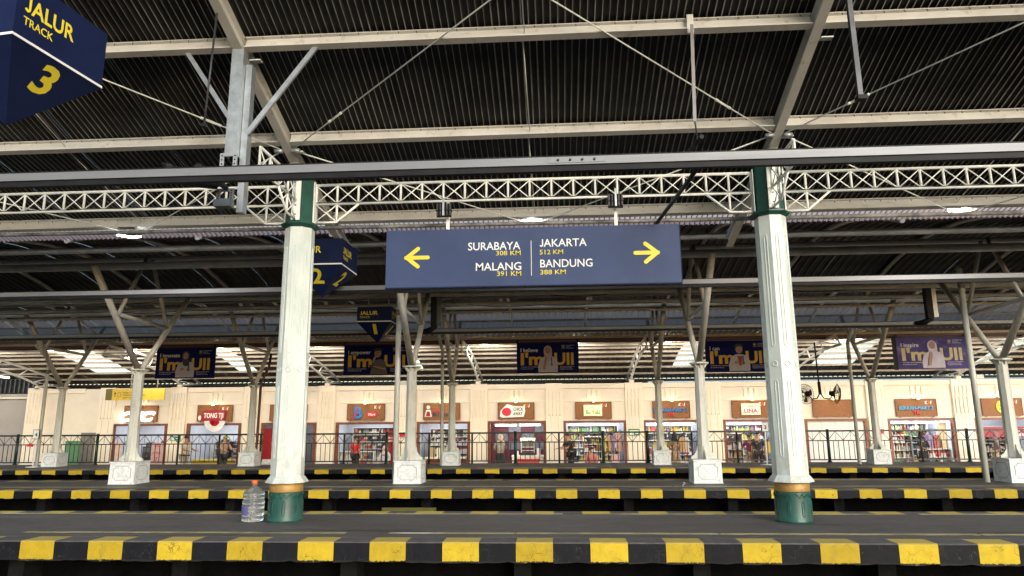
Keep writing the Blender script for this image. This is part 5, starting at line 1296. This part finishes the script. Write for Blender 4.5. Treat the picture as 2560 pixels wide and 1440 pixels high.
    if head == 'cap':
        q = G().lathe((C.x, C.y, C.z+.055*k), [(.102*k, 0), (.10*k, .05*k), (.07*k, .085*k), (.01, .10*k)], 14); q.box(C.x-.06*k, C.x+.06*k, C.y-.18*k, C.y-.08*k, C.z+.055*k, C.z+.065*k); q.build('cap', hcol, T)
    # face
    f = G()
    for s in (-1, 1): f.lathe((C.x+s*.03*k, C.y-.088*k, C.z+.012*k), [(.008*k, 0), (.004*k, -.006)], 8, axis='y')
    f.build('eyes', m_hair, T); G().box(C.x-.022*k, C.x+.022*k, C.y-.092*k, C.y-.086*k, C.z-.045*k, C.z-.037*k).build('mouth', mats_lip, T)
    if head == 'hair':
        g = G()
        for s in (-1, 1): g.lathe((C.x+s*.084*k, C.y+.0, C.z), [(.006, -.025*k), (.014*k, 0), (.006, .025*k)], 8)
        g.build('ears', m_skin, T)
    if extra: extra(T, k, C)
    return T
mats_lip = mats_color('lips', (.32, .09, .08))
cl = lambda n, c: mats_color('cloth '+n, c, .8)
m_zeb, t_, p_ = nodes('zebra cloth'); tc_ = t_.nodes.new('ShaderNodeTexCoord'); wv = t_.nodes.new('ShaderNodeTexWave'); wv.bands_direction = 'Z'; wv.inputs['Scale'].default_value = 7; wv.inputs['Distortion'].default_value = 4
t_.links.new(tc_.outputs['Object'], wv.inputs['Vector']); t_.links.new(ramp(t_, wv.outputs['Fac'], .45, .55, (.02, .02, .02), (.65, .6, .52)), p_.inputs['Base Color'])
m_bat = M('batik cloth', (.36, .24, .13), .8, var=.5, sc=14, dirt=.42, dcol=(.12, .06, .04))
def backpack(T, k, C): 
    G().lathe((C.x, C.y+.20, C.z-.55), [(.08, 0), (.15, .05), (.16, .30), (.08, .42)], 12).build('backpack', m_black, T)
def belt(T, k, C): G().lathe((C.x, C.y+.02, C.z-.60), [(.165, 0), (.165, .04)], 16, caps=False).build('belt_bag', m_black, T)
ZF = -.8
person(-14.05, 25.9, ZF, R(70), 'person in a cream T-shirt leaning over the yellow counter of the tea shop', cl('cream', (.62, .55, .42)), cl('khaki', (.42, .36, .27)), h=1.60, arms='reach', lean=.05, extra=belt)
person(-12.55, 25.9, ZF, R(60), 'person in a tan shirt and yellow cap with a dark backpack', cl('tan', (.42, .27, .19)), cl('dark', (.03, .03, .035)), head='cap', hcol=cl('yellow cap', (.45, .45, .03)), h=1.60, arms='reach', lean=.07, extra=backpack)
person(-7.55, 26.1, ZF, R(150), 'person in a bright red T-shirt with black sleeves facing the snack shelf', cl('red', (.60, .02, .03)), cl('charcoal', (.03, .03, .03)), h=1.58)
person(-6.45, 26.2, ZF-.02, R(-10), 'person in a white top and cream headscarf sitting behind the railing', cl('white grey', (.50, .50, .54)), cl('grey', (.3, .3, .32)), head='scarf', hcol=cl('cream scarf', (.62, .50, .42)), h=1.62, sit=True, arms='fold')
person(-2.12, 26.3, ZF, R(200), 'person in a zebra-striped top and cream headscarf at the fried chicken counter', m_zeb, cl('black skirt', (.015, .015, .018)), head='scarf', hcol=cl('cream scarf two', (.60, .48, .34)), h=1.58, arms='fold', skirt=True)
def broom(T, k, C):
    G().tube([(C.x+.34, C.y-.30, C.z-.35), (C.x+.62, C.y-.55, C.z-1.35)], .012, 6).build('broom_handle', m_wood, T)
person(.50, 26.0, ZF, R(-60), 'person in black bending with a broom at the left door post of the green-lettered kiosk', cl('black', (.012, .012, .014)), cl('black two', (.012, .012, .014)), h=1.62, arms='reach', lean=.12, extra=broom)
person(1.24, 26.3, ZF-.06, R(0), 'person in a salmon pink shirt sitting at the front of the green-lettered kiosk', cl('salmon', (.50, .16, .14)), cl('blue grey', (.3, .32, .38)), h=1.56, sit=True, arms='fold')
person(4.28, 26.2, ZF, R(190), 'person in a brown batik dress and black headscarf under the raised blue letters', m_bat, m_bat, head='scarf', hcol=cl('black scarf', (.012, .010, .012)), h=1.60, arms='fold', skirt=True)
person(7.35, 26.5, ZF, R(170), 'person in a dark shirt and dark cap at the pink-lettered kiosk', cl('navy black', (.015, .02, .028)), cl('dark two', (.02, .02, .022)), head='hair', h=1.62)
person(7.12, 26.8, ZF, R(185), 'person in a wine red top reaching to the shelf of the pink-lettered kiosk', cl('wine', (.22, .02, .06)), cl('tan two', (.4, .28, .2)), h=1.52, arms='reach')
person(12.98+.45, 27.0, ZF, R(20), 'person in black clothes and black headscarf inside the shop with pale blue letters', cl('black three', (.010, .010, .012)), cl('black four', (.010, .010, .012)), head='scarf', hcol=cl('black scarf two', (.012, .012, .014)), h=1.56, arms='fold', skirt=True)
person(15.35, 25.9, ZF, R(60), 'person with a mauve headscarf partly hidden by the right-edge column', cl('mauve grey', (.25, .19, .19)), cl('beige', (.4, .3, .22)), head='scarf', hcol=cl('mauve scarf', (.35, .16, .18)), h=1.58, arms='fold', lean=.06)
